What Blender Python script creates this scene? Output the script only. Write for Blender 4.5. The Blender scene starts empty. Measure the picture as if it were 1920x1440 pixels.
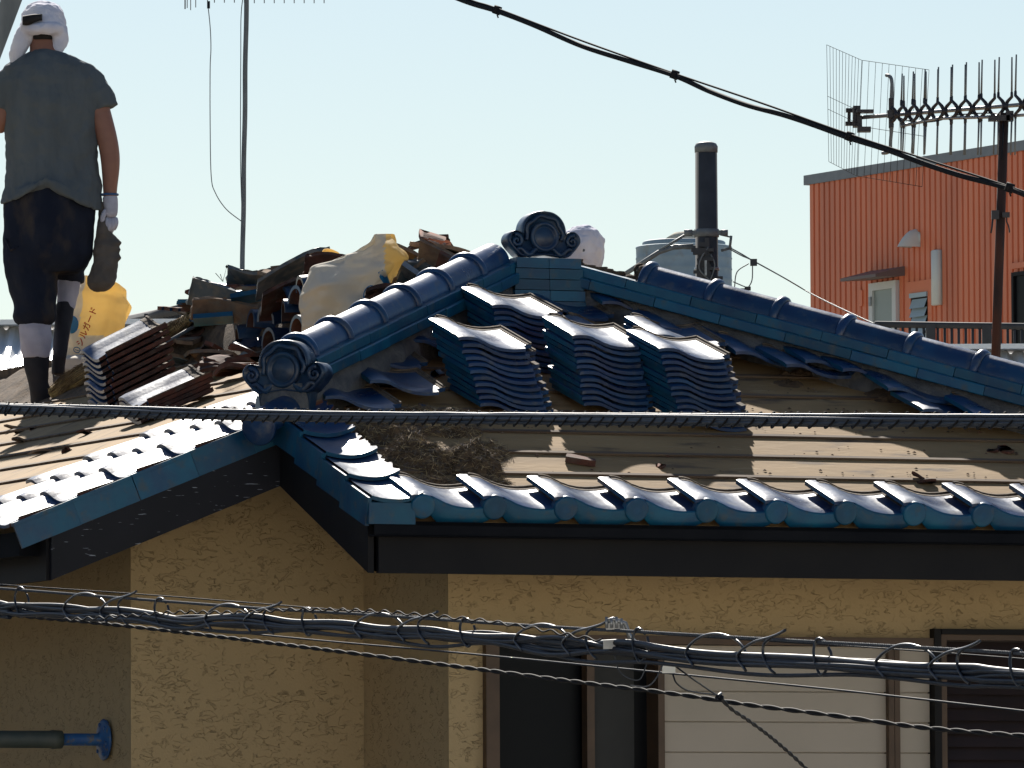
import bpy, math, random
from mathutils import Vector, Matrix, noise
R = math.radians
random.seed(7)
sc = bpy.context.scene
COL = sc.collection
# ---------------------------------------------------------------- camera
CZ = 4.61
PITCH, ROLL, FOC = 0.06426, -0.00474, 8.1426
cam_data = bpy.data.cameras.new("camera")
cam_data.sensor_width = 36.0
cam_data.lens = FOC * 36.0
cam_data.clip_start = 1.0
cam_data.clip_end = 20000.0
cam = bpy.data.objects.new("camera", cam_data)
COL.objects.link(cam)
CAM_M = Matrix.Translation((0, 0, CZ)) @ Matrix.Rotation(math.pi / 2 + PITCH, 4, 'X') @ Matrix.Rotation(ROLL, 4, 'Z')
cam.matrix_world = CAM_M
sc.camera = cam
# ---------------------------------------------------------------- light
SUN_EL, SUN_AZ = R(37.0), R(-6.0)      # azimuth measured from +Y (view direction) towards +X
world = bpy.data.worlds.new("World")
sc.world = world
world.use_nodes = True
wn = world.node_tree.nodes; wl = world.node_tree.links
wn.clear()
sky = wn.new('ShaderNodeTexSky'); sky.sky_type = 'NISHITA'; sky.sun_disc = False
sky.sun_elevation = SUN_EL; sky.sun_rotation = SUN_AZ
sky.air_density = 1.0; sky.dust_density = 0.33; sky.ozone_density = 1.5; sky.altitude = 0
bg = wn.new('ShaderNodeBackground'); bg.inputs['Strength'].default_value = 0.050
wo = wn.new('ShaderNodeOutputWorld')
wl.new(sky.outputs[0], bg.inputs['Color']); wl.new(bg.outputs[0], wo.inputs['Surface'])
sun_data = bpy.data.lights.new("sun", 'SUN')
sun_data.energy = 5.0; sun_data.angle = R(0.55); sun_data.color = (1.0, 0.94, 0.85)
sun = bpy.data.objects.new("sun", sun_data); COL.objects.link(sun)
sun_dir = Vector((math.sin(SUN_AZ) * math.cos(SUN_EL), math.cos(SUN_AZ) * math.cos(SUN_EL), math.sin(SUN_EL)))
sun.rotation_euler = (-sun_dir).to_track_quat('-Z', 'Y').to_euler()
sun.location = (0, 20, 40)
sc.view_settings.view_transform = 'Standard'
sc.view_settings.look = 'None'
sc.view_settings.exposure = 0.78
sc.view_settings.gamma = 1.0
sc.cycles.max_bounces = 8
sc.cycles.sample_clamp_indirect = 6.0
# ---------------------------------------------------------------- pixel <-> world helpers
def ray(px, py):
    f = FOC * 1920.0
    d = Vector(((px - 960) / f, -(py - 720) / f, -1.0))
    return (CAM_M.to_3x3() @ d).normalized()
CAMP = Vector((0, 0, CZ))
def at(px, py, Y):
    d = ray(px, py)
    return CAMP + d * (Y / d.y)
A = 0.38893
TH = math.atan(0.4)
CT, ST = math.cos(TH), math.sin(TH)
OX, OD, OZ = -0.48561, 28.5, 1.18874
HM = Matrix.Translation((OX, OD, CZ + OZ)) @ Matrix.Rotation(A, 4, 'Z')
HMI = HM.inverted()
L, UT, UR = 0.86, 1.55, 3.96          # length of the verges, apex u, right eave corner
VT = L + UT
W0 = 0.21                              # sheathing surface above the fascia foot
def hit(px, py, n, p0):                # ray with a plane given in house coordinates
    o = HMI @ CAMP; d = (HMI.to_3x3() @ ray(px, py))
    n = Vector(n); p0 = Vector(p0)
    return o + d * ((p0 - o).dot(n) / d.dot(n))
def front(px, py, h=0.0): return hit(px, py, (0, -ST, CT), (0, 0, W0 + h / CT))
def left(px, py, h=0.0):  return hit(px, py, (-ST, 0, CT), (-L, 0, W0 + h / CT))
def vplane(px, py, v): return hit(px, py, (0, 1, 0), (0, v, 0))
def uplane(px, py, u): return hit(px, py, (1, 0, 0), (u, 0, 0))
FM = Matrix(((1, 0, 0, 0), (0, CT, -ST, 0), (0, ST, CT, W0), (0, 0, 0, 1)))
LM = Matrix(((0, CT, -ST, -L), (-1, 0, 0, 0), (0, ST, CT, W0), (0, 0, 0, 1)))
FMI, LMI = FM.inverted(), LM.inverted()
# ---------------------------------------------------------------- materials
def rgb(*c): return (c[0], c[1], c[2], 1.0)
def mat(name, c1, c2=None, scale=8.0, rough=0.6, rough2=None, metal=0.0, coat=0.0, bump=0.0, bscale=None,
        spec=0.5, stretch=None, detail=6.0, lo=0.35, hi=0.65, objvar=0.0, trans=0.0, coatr=0.06, extra=None, coords='Object', ior=1.5):
    m = bpy.data.materials.new(name); m.use_nodes = True
    nt = m.node_tree; N = nt.nodes; Lk = nt.links
    b = N['Principled BSDF']
    b.inputs['Roughness'].default_value = rough
    b.inputs['Metallic'].default_value = metal
    b.inputs['Coat Weight'].default_value = coat
    b.inputs['Coat Roughness'].default_value = coatr
    b.inputs['IOR'].default_value = ior; b.inputs['Coat IOR'].default_value = 1.6
    b.inputs['Specular IOR Level'].default_value = spec
    tc = N.new('ShaderNodeTexCoord'); mp = N.new('ShaderNodeMapping')
    if stretch: mp.inputs['Scale'].default_value = stretch
    Lk.new(tc.outputs[coords], mp.inputs['Vector'])
    vec = mp.outputs[0]
    oi = N.new('ShaderNodeObjectInfo')
    ad = N.new('ShaderNodeVectorMath'); ad.operation = 'MULTIPLY_ADD'
    ad.inputs[1].default_value = (13.7, 9.1, 5.3)
    cb = N.new('ShaderNodeCombineXYZ')
    for i in range(3): Lk.new(oi.outputs['Random'], cb.inputs[i])
    Lk.new(cb.outputs[0], ad.inputs[0]); Lk.new(vec, ad.inputs[2]); vec = ad.outputs[0]
    nz = N.new('ShaderNodeTexNoise'); nz.inputs['Scale'].default_value = scale; nz.inputs['Detail'].default_value = detail
    Lk.new(vec, nz.inputs['Vector'])
    mr = N.new('ShaderNodeMapRange'); mr.inputs[1].default_value = lo; mr.inputs[2].default_value = hi
    Lk.new(nz.outputs[0], mr.inputs[0])
    mx = N.new('ShaderNodeMix'); mx.data_type = 'RGBA'
    mx.inputs[6].default_value = rgb(*c1); mx.inputs[7].default_value = rgb(*(c2 or c1))
    Lk.new(mr.outputs[0], mx.inputs[0])
    col = mx.outputs[2]
    if objvar:
        hs = N.new('ShaderNodeHueSaturation')
        m2 = N.new('ShaderNodeMapRange'); m2.inputs[3].default_value = 1 - objvar; m2.inputs[4].default_value = 1 + objvar
        Lk.new(oi.outputs['Random'], m2.inputs[0]); Lk.new(m2.outputs[0], hs.inputs['Value']); Lk.new(col, hs.inputs['Color'])
        col = hs.outputs[0]
    if extra: col = extra(N, Lk, col, vec, tc)
    Lk.new(col, b.inputs['Base Color'])
    if rough2 is not None:
        m3 = N.new('ShaderNodeMapRange'); m3.inputs[3].default_value = rough; m3.inputs[4].default_value = rough2
        Lk.new(mr.outputs[0], m3.inputs[0]); Lk.new(m3.outputs[0], b.inputs['Roughness'])
    if bump:
        n2 = N.new('ShaderNodeTexNoise'); n2.inputs['Scale'].default_value = bscale or scale * 3; n2.inputs['Detail'].default_value = 5
        Lk.new(vec, n2.inputs['Vector'])
        bp = N.new('ShaderNodeBump'); bp.inputs['Strength'].default_value = 1.0; bp.inputs['Distance'].default_value = bump
        Lk.new(n2.outputs[0], bp.inputs['Height']); Lk.new(bp.outputs[0], b.inputs['Normal'])
    if trans:
        tr = N.new('ShaderNodeBsdfTranslucent'); Lk.new(col, tr.inputs['Color'])
        ms = N.new('ShaderNodeMixShader'); ms.inputs[0].default_value = trans
        Lk.new(b.outputs[0], ms.inputs[1]); Lk.new(tr.outputs[0], ms.inputs[2])
        Lk.new(ms.outputs[0], N['Material Output'].inputs['Surface'])
    return m
def dust(amount_lo, amount_hi, colr, sc_=22.0):
    def f(N, Lk, col, vec, tc):
        nz = N.new('ShaderNodeTexNoise'); nz.inputs['Scale'].default_value = sc_; nz.inputs['Detail'].default_value = 8
        Lk.new(vec, nz.inputs['Vector'])
        mr = N.new('ShaderNodeMapRange'); mr.inputs[1].default_value = amount_lo; mr.inputs[2].default_value = amount_hi
        Lk.new(nz.outputs[0], mr.inputs[0])
        mx = N.new('ShaderNodeMix'); mx.data_type = 'RGBA'; mx.inputs[7].default_value = rgb(*colr)
        Lk.new(mr.outputs[0], mx.inputs[0]); Lk.new(col, mx.inputs[6])
        return mx.outputs[2]
    return f
def scuffs(N, Lk, col, vec, tc):
    out = dust(.585, .70, (.13, .09, .058), 7)(N, Lk, col, vec, tc)
    mp = N.new('ShaderNodeMapping'); mp.inputs['Scale'].default_value = (1.2, 5, 5); mp.inputs['Rotation'].default_value = (0, 0, .5)
    Lk.new(tc.outputs['Object'], mp.inputs['Vector'])
    nz = N.new('ShaderNodeTexNoise'); nz.inputs['Scale'].default_value = 6; nz.inputs['Detail'].default_value = 9; nz.inputs['Roughness'].default_value = .7; nz.inputs['Distortion'].default_value = 1.2
    Lk.new(mp.outputs[0], nz.inputs['Vector'])
    mr = N.new('ShaderNodeMapRange'); mr.inputs[1].default_value = .55; mr.inputs[2].default_value = .72; mr.inputs[4].default_value = .7; Lk.new(nz.outputs[0], mr.inputs[0])
    mx = N.new('ShaderNodeMix'); mx.data_type = 'RGBA'; mx.inputs[7].default_value = (.46, .34, .19, 1)
    Lk.new(mr.outputs[0], mx.inputs[0]); Lk.new(out, mx.inputs[6]); return mx.outputs[2]
M = {}
M['blue'] = mat('glaze_blue', (0.009, 0.032, 0.10), (0.009, 0.056, 0.145), scale=7, rough=0.27, rough2=0.42, ior=1.5, coat=0.12, spec=.36, bump=0.0006, bscale=60, objvar=0.25, extra=dust(.54, .78, (.085, .095, .11)))
M['teal'] = mat('glaze_teal', (0.004, 0.055, 0.125), (0.006, 0.095, 0.165), scale=9, rough=0.36, rough2=0.48, ior=1.42, coat=0.06, bump=0.0008, bscale=50, objvar=0.25, extra=dust(.56, .8, (.07, .08, .08)))
M['navy'] = mat('glaze_navy', (0.008, 0.024, 0.062), (0.010, 0.042, 0.09), scale=12, rough=0.34, rough2=0.44, coat=0.12, bump=0.0008, bscale=70, objvar=0.3, extra=dust(.52, .8, (.07, .075, .085)))
M['terra'] = mat('fired_clay', (0.13, 0.045, 0.028), (0.055, 0.028, 0.022), scale=14, rough=0.9, bump=0.0015, bscale=90, objvar=0.3, extra=dust(.5, .75, (.10, .075, .06)))
M['rim'] = mat('unglazed_rim', (0.16, 0.115, 0.075), (0.07, 0.05, 0.035), scale=30, rough=0.9, bump=0.002, bscale=120, objvar=0.15)
M['mortar'] = mat('old_mortar', (0.07, 0.075, 0.085), (0.13, 0.13, 0.13), scale=18, rough=0.95, bump=0.006, bscale=60)
M['clay'] = mat('bedding_clay', (0.13, 0.085, 0.05), (0.055, 0.035, 0.022), scale=20, rough=1.0, bump=0.006, bscale=90)
M['sheath'] = mat('roofing_sheet', (0.36, 0.235, 0.112), (0.26, 0.168, 0.08), scale=3.5, rough=0.85, bump=0.0015, bscale=30, stretch=(0.5, 1.6, 1.6), spec=.2, extra=scuffs)
M['batten'] = mat('batten_wood', (0.17, 0.115, 0.07), (0.08, 0.05, 0.033), scale=12, rough=0.9, stretch=(0.2, 3, 3), bump=0.001)
M['fascia'] = mat('dark_fascia', (0.009, 0.0085, 0.010), (0.013, 0.012, 0.0125), scale=5, rough=0.6, bump=0.0005, bscale=20, spec=.2)
M['gutter'] = mat('gutter_metal', (0.008, 0.009, 0.012), (0.012, 0.013, 0.016), scale=6, rough=0.8, spec=.08)
def chips(N, Lk, col, vec, tc):
    mp = N.new('ShaderNodeMapping'); mp.inputs['Scale'].default_value = (7, 7, 70); mp.inputs['Rotation'].default_value = (0, R(21), 0)
    Lk.new(tc.outputs['Object'], mp.inputs['Vector'])
    nz = N.new('ShaderNodeTexNoise'); nz.inputs['Scale'].default_value = 2.2; nz.inputs['Detail'].default_value = 3
    Lk.new(mp.outputs[0], nz.inputs['Vector'])
    mr = N.new('ShaderNodeMapRange'); mr.inputs[1].default_value = .665; mr.inputs[2].default_value = .69
    Lk.new(nz.outputs[0], mr.inputs[0])
    mx = N.new('ShaderNodeMix'); mx.data_type = 'RGBA'; mx.inputs[7].default_value = (.30, .32, .36, 1)
    Lk.new(mr.outputs[0], mx.inputs[0]); Lk.new(col, mx.inputs[6])
    return mx.outputs[2]
M['peeling'] = mat('peeling_fascia', (0.009, 0.0095, 0.013), (0.013, 0.013, 0.018), scale=5, rough=0.55, extra=chips, spec=.25)
def stucco():
    m = bpy.data.materials.new('stucco_wall'); m.use_nodes = True
    nt = m.node_tree; N = nt.nodes; Lk = nt.links; b = N['Principled BSDF']; b.inputs['Roughness'].default_value = .9
    b.inputs['Specular IOR Level'].default_value = .2
    tc = N.new('ShaderNodeTexCoord')
    n1 = N.new('ShaderNodeTexNoise'); n1.inputs['Scale'].default_value = 1.3; n1.inputs['Detail'].default_value = 4
    Lk.new(tc.outputs['Object'], n1.inputs[0])
    mx = N.new('ShaderNodeMix'); mx.data_type = 'RGBA'
    mx.inputs[6].default_value = (.50, .365, .195, 1); mx.inputs[7].default_value = (.43, .315, .17, 1)
    Lk.new(n1.outputs[0], mx.inputs[0])
    # trowelled surface: short curling ridges that run more or less level
    mp = N.new('ShaderNodeMapping'); mp.inputs['Scale'].default_value = (1, 1, 2.1); Lk.new(tc.outputs['Object'], mp.inputs['Vector'])
    nl = N.new('ShaderNodeTexNoise'); nl.inputs['Scale'].default_value = 21; nl.inputs['Detail'].default_value = 3; nl.inputs['Distortion'].default_value = .9
    Lk.new(mp.outputs[0], nl.inputs[0])
    ab = N.new('ShaderNodeMath'); ab.operation = 'SUBTRACT'; ab.inputs[1].default_value = .5; Lk.new(nl.outputs[0], ab.inputs[0])
    a2 = N.new('ShaderNodeMath'); a2.operation = 'ABSOLUTE'; Lk.new(ab.outputs[0], a2.inputs[0])
    r1 = N.new('ShaderNodeMapRange'); r1.inputs[1].default_value = 0.0; r1.inputs[2].default_value = .016; Lk.new(a2.outputs[0], r1.inputs[0])
    n3 = N.new('ShaderNodeTexNoise'); n3.inputs['Scale'].default_value = 24; n3.inputs['Detail'].default_value = 2; Lk.new(tc.outputs['Object'], n3.inputs[0])
    r2 = N.new('ShaderNodeMapRange'); r2.inputs[1].default_value = .44; r2.inputs[2].default_value = .56; r2.inputs[3].default_value = 1.0; r2.inputs[4].default_value = 0.15; Lk.new(n3.outputs[0], r2.inputs[0])
    ma = N.new('ShaderNodeMath'); ma.operation = 'MAXIMUM'; Lk.new(r1.outputs[0], ma.inputs[0]); Lk.new(r2.outputs[0], ma.inputs[1])
    n4 = N.new('ShaderNodeTexNoise'); n4.inputs['Scale'].default_value = 120; Lk.new(tc.outputs['Object'], n4.inputs[0])
    m5 = N.new('ShaderNodeMath'); m5.operation = 'MULTIPLY_ADD'; m5.inputs[1].default_value = .25; Lk.new(n4.outputs[0], m5.inputs[0]); Lk.new(ma.outputs[0], m5.inputs[2])
    bp = N.new('ShaderNodeBump'); bp.inputs['Distance'].default_value = .0035; bp.inputs['Strength'].default_value = 1.0
    Lk.new(m5.outputs[0], bp.inputs['Height']); Lk.new(bp.outputs[0], b.inputs['Normal'])
    mg = N.new('ShaderNodeMapRange'); mg.inputs[3].default_value = .86; mg.inputs[4].default_value = 1.0; Lk.new(ma.outputs[0], mg.inputs[0])
    mm = N.new('ShaderNodeMix'); mm.data_type = 'RGBA'; mm.blend_type = 'MULTIPLY'; mm.inputs[0].default_value = 1
    cc = N.new('ShaderNodeCombineColor')
    for i in range(3): Lk.new(mg.outputs[0], cc.inputs[i])
    Lk.new(mx.outputs[2], mm.inputs[6]); Lk.new(cc.outputs[0], mm.inputs[7])
    Lk.new(mm.outputs[2], b.inputs['Base Color'])
    return m
M['stucco'] = stucco()
M['frame'] = mat('brown_window_frame', (0.10, 0.06, 0.035), (0.075, 0.045, 0.027), scale=10, rough=.45, metal=.2)
M['glass'] = mat('dark_glass', (0.006, 0.007, 0.009), rough=.3, spec=.12)
M['glass2'] = mat('insect_screen', (0.032, 0.032, 0.03), (0.025, 0.025, 0.024), rough=.7)
M['cream'] = mat('cream_shutter_panel', (.44, .38, .31), (.39, .34, .27), scale=2, rough=.55)
M['dkshut'] = mat('dark_brown_louvre', (.03, .019, .02), (.022, .015, .015), rough=.5)
M['black'] = mat('cable_jacket', (.006, .008, .014), (.012, .015, .023), scale=40, rough=.5, spec=.1)
M['black2'] = mat('matte_black_cable', (.012, .012, .014), (.018, .017, .018), scale=30, rough=.75, spec=.12)
M['bluejacket'] = mat('weathered_blue_black_jacket', (.008, .011, .020), (.015, .02, .032), scale=40, rough=.45, spec=.12)
M['midjacket'] = mat('blue_grey_cable_jacket', (.022, .03, .045), (.04, .05, .07), scale=50, rough=.4, spec=.25)  # lighter blue-grey jacket colour of the middle bundle
M['steelwire'] = mat('galvanised_strand', (.07, .08, .095), (.045, .05, .06), scale=60, rough=.8, metal=.0, spec=.15)
M['ringmat'] = mat('plastic_coated_ring', (.022, .025, .032), (.012, .014, .02), scale=30, rough=.3, spec=.5)
M['galv'] = mat('galvanised_metal', (.34, .35, .36), (.22, .23, .24), scale=25, rough=.4, metal=.6)
M['grey'] = mat('grey_painted_metal', (.17, .19, .2), (.12, .13, .14), scale=10, rough=.55)
M['darkmetal'] = mat('dark_antenna_plastic', (.018, .017, .024), (.03, .028, .034), scale=20, rough=.5)
M['rust'] = mat('rusty_pole', (.075, .026, .014), (.028, .014, .012), scale=18, rough=.85, bump=.001, stretch=(1, 1, .35))
M['whitemetal'] = mat('white_roof_metal', (.8, .81, .82), (.74, .75, .76), scale=3, rough=.38, metal=.3)
M['orange'] = mat('orange_corrugated_cladding', (.78, .235, .11), (.72, .205, .095), scale=.9, rough=.5, stretch=(1, .12, 1), extra=dust(.52, .75, (.55, .17, .09), 1.2))
M['coping'] = mat('grey_coping', (.20, .22, .24), (.17, .19, .21), rough=.5)
M['concrete'] = mat('concrete', (.30, .29, .27), (.24, .235, .22), scale=1.5, rough=.9, bump=.004, bscale=8)
M['tank'] = mat('pale_tank', (.27, .35, .41), (.22, .29, .34), scale=4, rough=.6, extra=dust(.6, .8, (.24, .24, .22), 6))
M['pole'] = mat('dark_concrete_pole', (.055, .058, .065), (.04, .042, .048), scale=5, rough=.8)
M['bluepaint'] = mat('blue_painted_metal', (.012, .07, .22), (.02, .10, .25), scale=20, rough=.5, extra=dust(.55, .7, (.13, .11, .09), 60))
M['pipe'] = mat('weathered_pipe', (.04, .055, .05), (.06, .07, .06), scale=20, rough=.6)
M['facade'] = mat('pale_facade_render', (.72, .68, .60), (.66, .62, .55), scale=.5, rough=.9)
M['asphalt'] = mat('asphalt', (.09, .09, .09), (.07, .07, .07), scale=3, rough=.95, bump=.004, bscale=40)
M['groundm'] = mat('ground_soil', (.30, .27, .22), (.24, .22, .17), scale=.3, rough=1.0)
M['skin'] = mat('skin', (.29, .135, .09), (.25, .115, .08), scale=20, rough=.55, bump=.0004)
M['shirt'] = mat('grey_tshirt', (.115, .135, .15), (.095, .112, .126), scale=6, rough=.95, bump=.02, bscale=5.5, stretch=(2.2, 2.2, .55), spec=.1, extra=dust(.6, .75, (.17, .165, .15), 3))
M['trouser'] = mat('navy_work_trousers', (.014, .018, .032), (.022, .026, .04), scale=8, rough=.95, bump=.018, bscale=7, stretch=(1.5, 1.5, .8), spec=.1, extra=dust(.56, .75, (.075, .06, .048), 5))
M['towel'] = mat('white_towel', (.74, .73, .80), (.64, .63, .72), scale=10, rough=1.0, bump=.010, bscale=22)
M['sock'] = mat('white_leg_wrap', (.50, .49, .58), (.40, .39, .48), scale=14, rough=1.0, bump=.002, bscale=250)
M['boot'] = mat('black_work_boot', (.012, .013, .02), (.022, .022, .03), scale=12, rough=.85, bump=.001)
M['glove'] = mat('white_work_glove', (.55, .55, .64), (.42, .42, .50), scale=25, rough=1.0, bump=.0015, bscale=300)
M['hair'] = mat('dark_hair', (.012, .01, .01), rough=.8)
M['clay2'] = mat('pale_broken_clay', (.26, .17, .105), (.15, .095, .065), scale=16, rough=.95, bump=.0015, bscale=90, objvar=.35, extra=dust(.5, .7, (.20, .17, .13)))
M['greyglaze'] = mat('dusty_grey_glaze', (.06, .085, .10), (.11, .13, .14), scale=14, rough=.4, objvar=.3, extra=dust(.45, .7, (.22, .19, .15)))
M['leather'] = mat('dusty_cloth_pouch', (.13, .11, .095), (.085, .075, .068), scale=14, rough=.95, bump=.003, bscale=60)
M['paper'] = mat('cream_sack_paper', (.80, .74, .63), (.70, .64, .53), scale=3, rough=.9, bump=.006, bscale=26, trans=.28)
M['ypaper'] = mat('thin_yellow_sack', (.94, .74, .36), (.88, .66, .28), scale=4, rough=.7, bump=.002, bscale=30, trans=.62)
M['red'] = mat('red_print', (.55, .04, .03), rough=.7)
M['blueprint'] = mat('blue_print', (.02, .20, .42), rough=.7)
M['straw'] = mat('straw', (.42, .31, .13), (.24, .16, .06), scale=60, rough=.8, stretch=(1, 1, 1))
M['straw2'] = mat('old_straw_and_clay', (.15, .098, .055), (.055, .036, .022), scale=26, rough=1.0, bump=.008, bscale=80)
M['strand3'] = mat('golden_straw_strand', (.55, .42, .22), (.36, .26, .12), scale=14, rough=.8)
M['strand'] = mat('dry_straw_strand', (.26, .18, .095), (.10, .068, .04), scale=14, rough=.9)
M['bamboo'] = mat('bamboo_handle', (.42, .30, .15), (.30, .21, .11), scale=20, rough=.5)
M['blade'] = mat('grey_board', (.23, .24, .225), (.16, .17, .165), scale=9, rough=.6, stretch=(3, 3, .4))
M['lamp'] = mat('white_lamp_cover', (.66, .67, .62), rough=.4)
M['doorw'] = mat('white_door_frame', (.62, .64, .63), rough=.4)
M['frost'] = mat('frosted_glass', (.26, .31, .30), rough=.25)
M['louv'] = mat('blue_grey_louvre_glass', (.36, .46, .50), rough=.3)
M['awn'] = mat('brown_awning', (.16, .12, .11), rough=.5)
# ---------------------------------------------------------------- mesh builder
class MB:
    def __init__(s): s.v = []; s.f = []; s.mi = []; s.sm = []
    def add(s, vs, fs, mi=0, smooth=False, m=None):
        o = len(s.v)
        for p in vs:
            p = Vector(p)
            s.v.append(m @ p if m is not None else p)
        for f in fs:
            s.f.append([i + o for i in f]); s.mi.append(mi); s.sm.append(smooth)
        return s
    def box(s, c, d, m=None, mi=0):
        x, y, z = c; a, b, e = d[0] / 2, d[1] / 2, d[2] / 2
        vs = [(x + i * a, y + j * b, z + k * e) for i in (-1, 1) for j in (-1, 1) for k in (-1, 1)]
        return s.add(vs, [(0, 1, 3, 2), (4, 6, 7, 5), (0, 4, 5, 1), (2, 3, 7, 6), (0, 2, 6, 4), (1, 5, 7, 3)], mi, False, m)
    def tube(s, pts, r, n=8, mi=0, cap=True, smooth=True, m=None):
        pts = [Vector(p) for p in pts]; K = len(pts)
        rs = r if isinstance(r, (list, tuple)) else [r] * K
        vs = []; up = None
        for i, p in enumerate(pts):
            t = (pts[min(i + 1, K - 1)] - pts[max(i - 1, 0)])
            if t.length < 1e-9: t = Vector((0, 0, 1))
            t.normalize()
            if up is None:
                up = Vector((0, 0, 1)) if abs(t.z) < .9 else Vector((1, 0, 0))
            a = t.cross(up)
            if a.length < 1e-6: a = t.cross(Vector((0.3, 1, 0.1)))
            a.normalize(); b = a.cross(t).normalized(); up = b
            for j in range(n):
                q = 2 * math.pi * j / n
                vs.append(p + (a * math.cos(q) + b * math.sin(q)) * rs[i])
        fs = []
        for i in range(K - 1):
            for j in range(n):
                fs.append((i * n + j, i * n + (j + 1) % n, (i + 1) * n + (j + 1) % n, (i + 1) * n + j))
        s.add(vs, fs, mi, smooth, m)
        if cap:
            o = len(s.v) - len(vs)
            s.f.append([o + j for j in range(n)][::-1]); s.mi.append(mi); s.sm.append(False)
            s.f.append([o + (K - 1) * n + j for j in range(n)]); s.mi.append(mi); s.sm.append(False)
        return s
    def loft(s, rings, mi=0, smooth=True, cap=True, m=None, closed=True):
        n = len(rings[0]); vs = [p for r in rings for p in r]; fs = []
        for i in range(len(rings) - 1):
            for j in range(n if closed else n - 1):
                fs.append((i * n + j, i * n + (j + 1) % n, (i + 1) * n + (j + 1) % n, (i + 1) * n + j))
        s.add(vs, fs, mi, smooth, m)
        if cap and closed:
            o = len(s.v) - len(vs)
            s.f.append([o + j for j in range(n)][::-1]); s.mi.append(mi); s.sm.append(smooth)
            s.f.append([o + (len(rings) - 1) * n + j for j in range(n)]); s.mi.append(mi); s.sm.append(smooth)
        return s
    def prism(s, poly, d, m=None, mi=0, smooth=False):      # poly in (x,y), thickness d along z
        n = len(poly)
        vs = [(x, y, 0) for x, y in poly] + [(x, y, d) for x, y in poly]
        fs = [tuple(range(n))[::-1], tuple(range(n, 2 * n))]
        s.add(vs, fs, mi, False, m)
        o = len(s.v) - 2 * n
        for i in range(n):
            j = (i + 1) % n
            s.f.append([o + i, o + j, o + n + j, o + n + i]); s.mi.append(mi); s.sm.append(smooth)
        return s
    def lathe(s, prof, n=24, m=None, mi=0, smooth=True):    # prof: (r, z)
        rings = [[(r * math.cos(2 * math.pi * j / n), r * math.sin(2 * math.pi * j / n), z) for j in range(n)] for r, z in prof]
        return s.loft(rings, mi, smooth, True, m)
    def grid(s, fn, nu, nv, mi=0, smooth=True, m=None, skip=None):
        vs = [fn(i / nu, j / nv) for j in range(nv + 1) for i in range(nu + 1)]
        fs = []
        for j in range(nv):
            for i in range(nu):
                if skip and skip(i, j): continue
                a = j * (nu + 1) + i
                fs.append((a, a + 1, a + nu + 2, a + nu + 1))
        return s.add(vs, fs, mi, smooth, m)
    def data(s, name, mats):
        me = bpy.data.meshes.new(name)
        me.from_pydata([tuple(p) for p in s.v], [], s.f)
        if not isinstance(mats, (list, tuple)): mats = [mats]
        for x in mats: me.materials.append(x)
        me.polygons.foreach_set('material_index', s.mi)
        me.polygons.foreach_set('use_smooth', s.sm)
        me.update()
        return me
    def build(s, name, mats, parent=None, mw=None):
        o = bpy.data.objects.new(name, s.data(name, mats)); COL.objects.link(o)
        if parent is not None: o.parent = parent
        if mw is not None:
            if parent is None: o.matrix_world = mw
            else: o.matrix_local = mw
        return o
def tag(o, label=None, cat=None, group=None, kind=None):
    if label: o['label'] = label
    if cat: o['category'] = cat
    if group: o['group'] = group
    if kind: o['kind'] = kind
    return o
def thing(name, label, cat, mw=None, group=None):
    o = bpy.data.objects.new(name, None); COL.objects.link(o)
    o.empty_display_size = .1
    if mw is not None: o.matrix_world = mw
    return tag(o, label, cat, group)
def T(x, y=None, z=None):
    return Matrix.Translation(x if y is None else (x, y, z))
def RX(a): return Matrix.Rotation(a, 4, 'X')
def RY(a): return Matrix.Rotation(a, 4, 'Y')
def RZ(a): return Matrix.Rotation(a, 4, 'Z')
def copy_tree(o, mw=None, label=None):
    c = o.copy(); COL.objects.link(c)
    if mw is not None: c.matrix_world = mw
    if label: c['label'] = label
    for ch in list(o.children):
        d = ch.copy(); COL.objects.link(d); d.parent = c
        for g in list(ch.children):
            e = g.copy(); COL.objects.link(e); e.parent = d
    return c
def frame(o, x, y):       # matrix with origin o, x axis x, y axis near y
    x = Vector(x).normalized(); z = x.cross(Vector(y)).normalized(); y = z.cross(x)
    m = Matrix((x, y, z)).transposed().to_4x4(); m.translation = Vector(o)
    return m
def catmull(pts, n=8):
    P = [Vector(p) for p in pts]; P = [P[0] * 2 - P[1]] + P + [P[-1] * 2 - P[-2]]
    out = []
    for i in range(1, len(P) - 2):
        for k in range(n):
            t = k / n; a, b, c, d = P[i - 1], P[i], P[i + 1], P[i + 2]
            out.append(.5 * ((2 * b) + (c - a) * t + (2 * a - 5 * b + 4 * c - d) * t * t + (3 * b - a - 3 * c + d) * t ** 3))
    out.append(P[-2]); return out
def lerp(a, b, t): return a + (b - a) * t
def interp(xs, ys, x):
    if x <= xs[0]: return ys[0]
    for i in range(1, len(xs)):
        if x <= xs[i]:
            t = (x - xs[i - 1]) / (xs[i] - xs[i - 1]); t = t * t * (3 - 2 * t) * .5 + t * .5
            return lerp(ys[i - 1], ys[i], t)
    return ys[-1]
# ---------------------------------------------------------------- ground and road
g = MB(); g.grid(lambda a, b: ((a - .5) * 6000, (b - .5) * 6000 + 1500, 0), 2, 2)
tag(g.build('ground', M['groundm']), kind='structure')
g = MB(); g.grid(lambda a, b: ((a - .5) * 400, 6 + b * 12, .004), 2, 2)
tag(g.build('road', M['asphalt']), kind='structure')
g = MB(); g.box((0, 19, .075), (400, 2, .15)); tag(g.build('pavement', M['concrete']), kind='structure')

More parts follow.
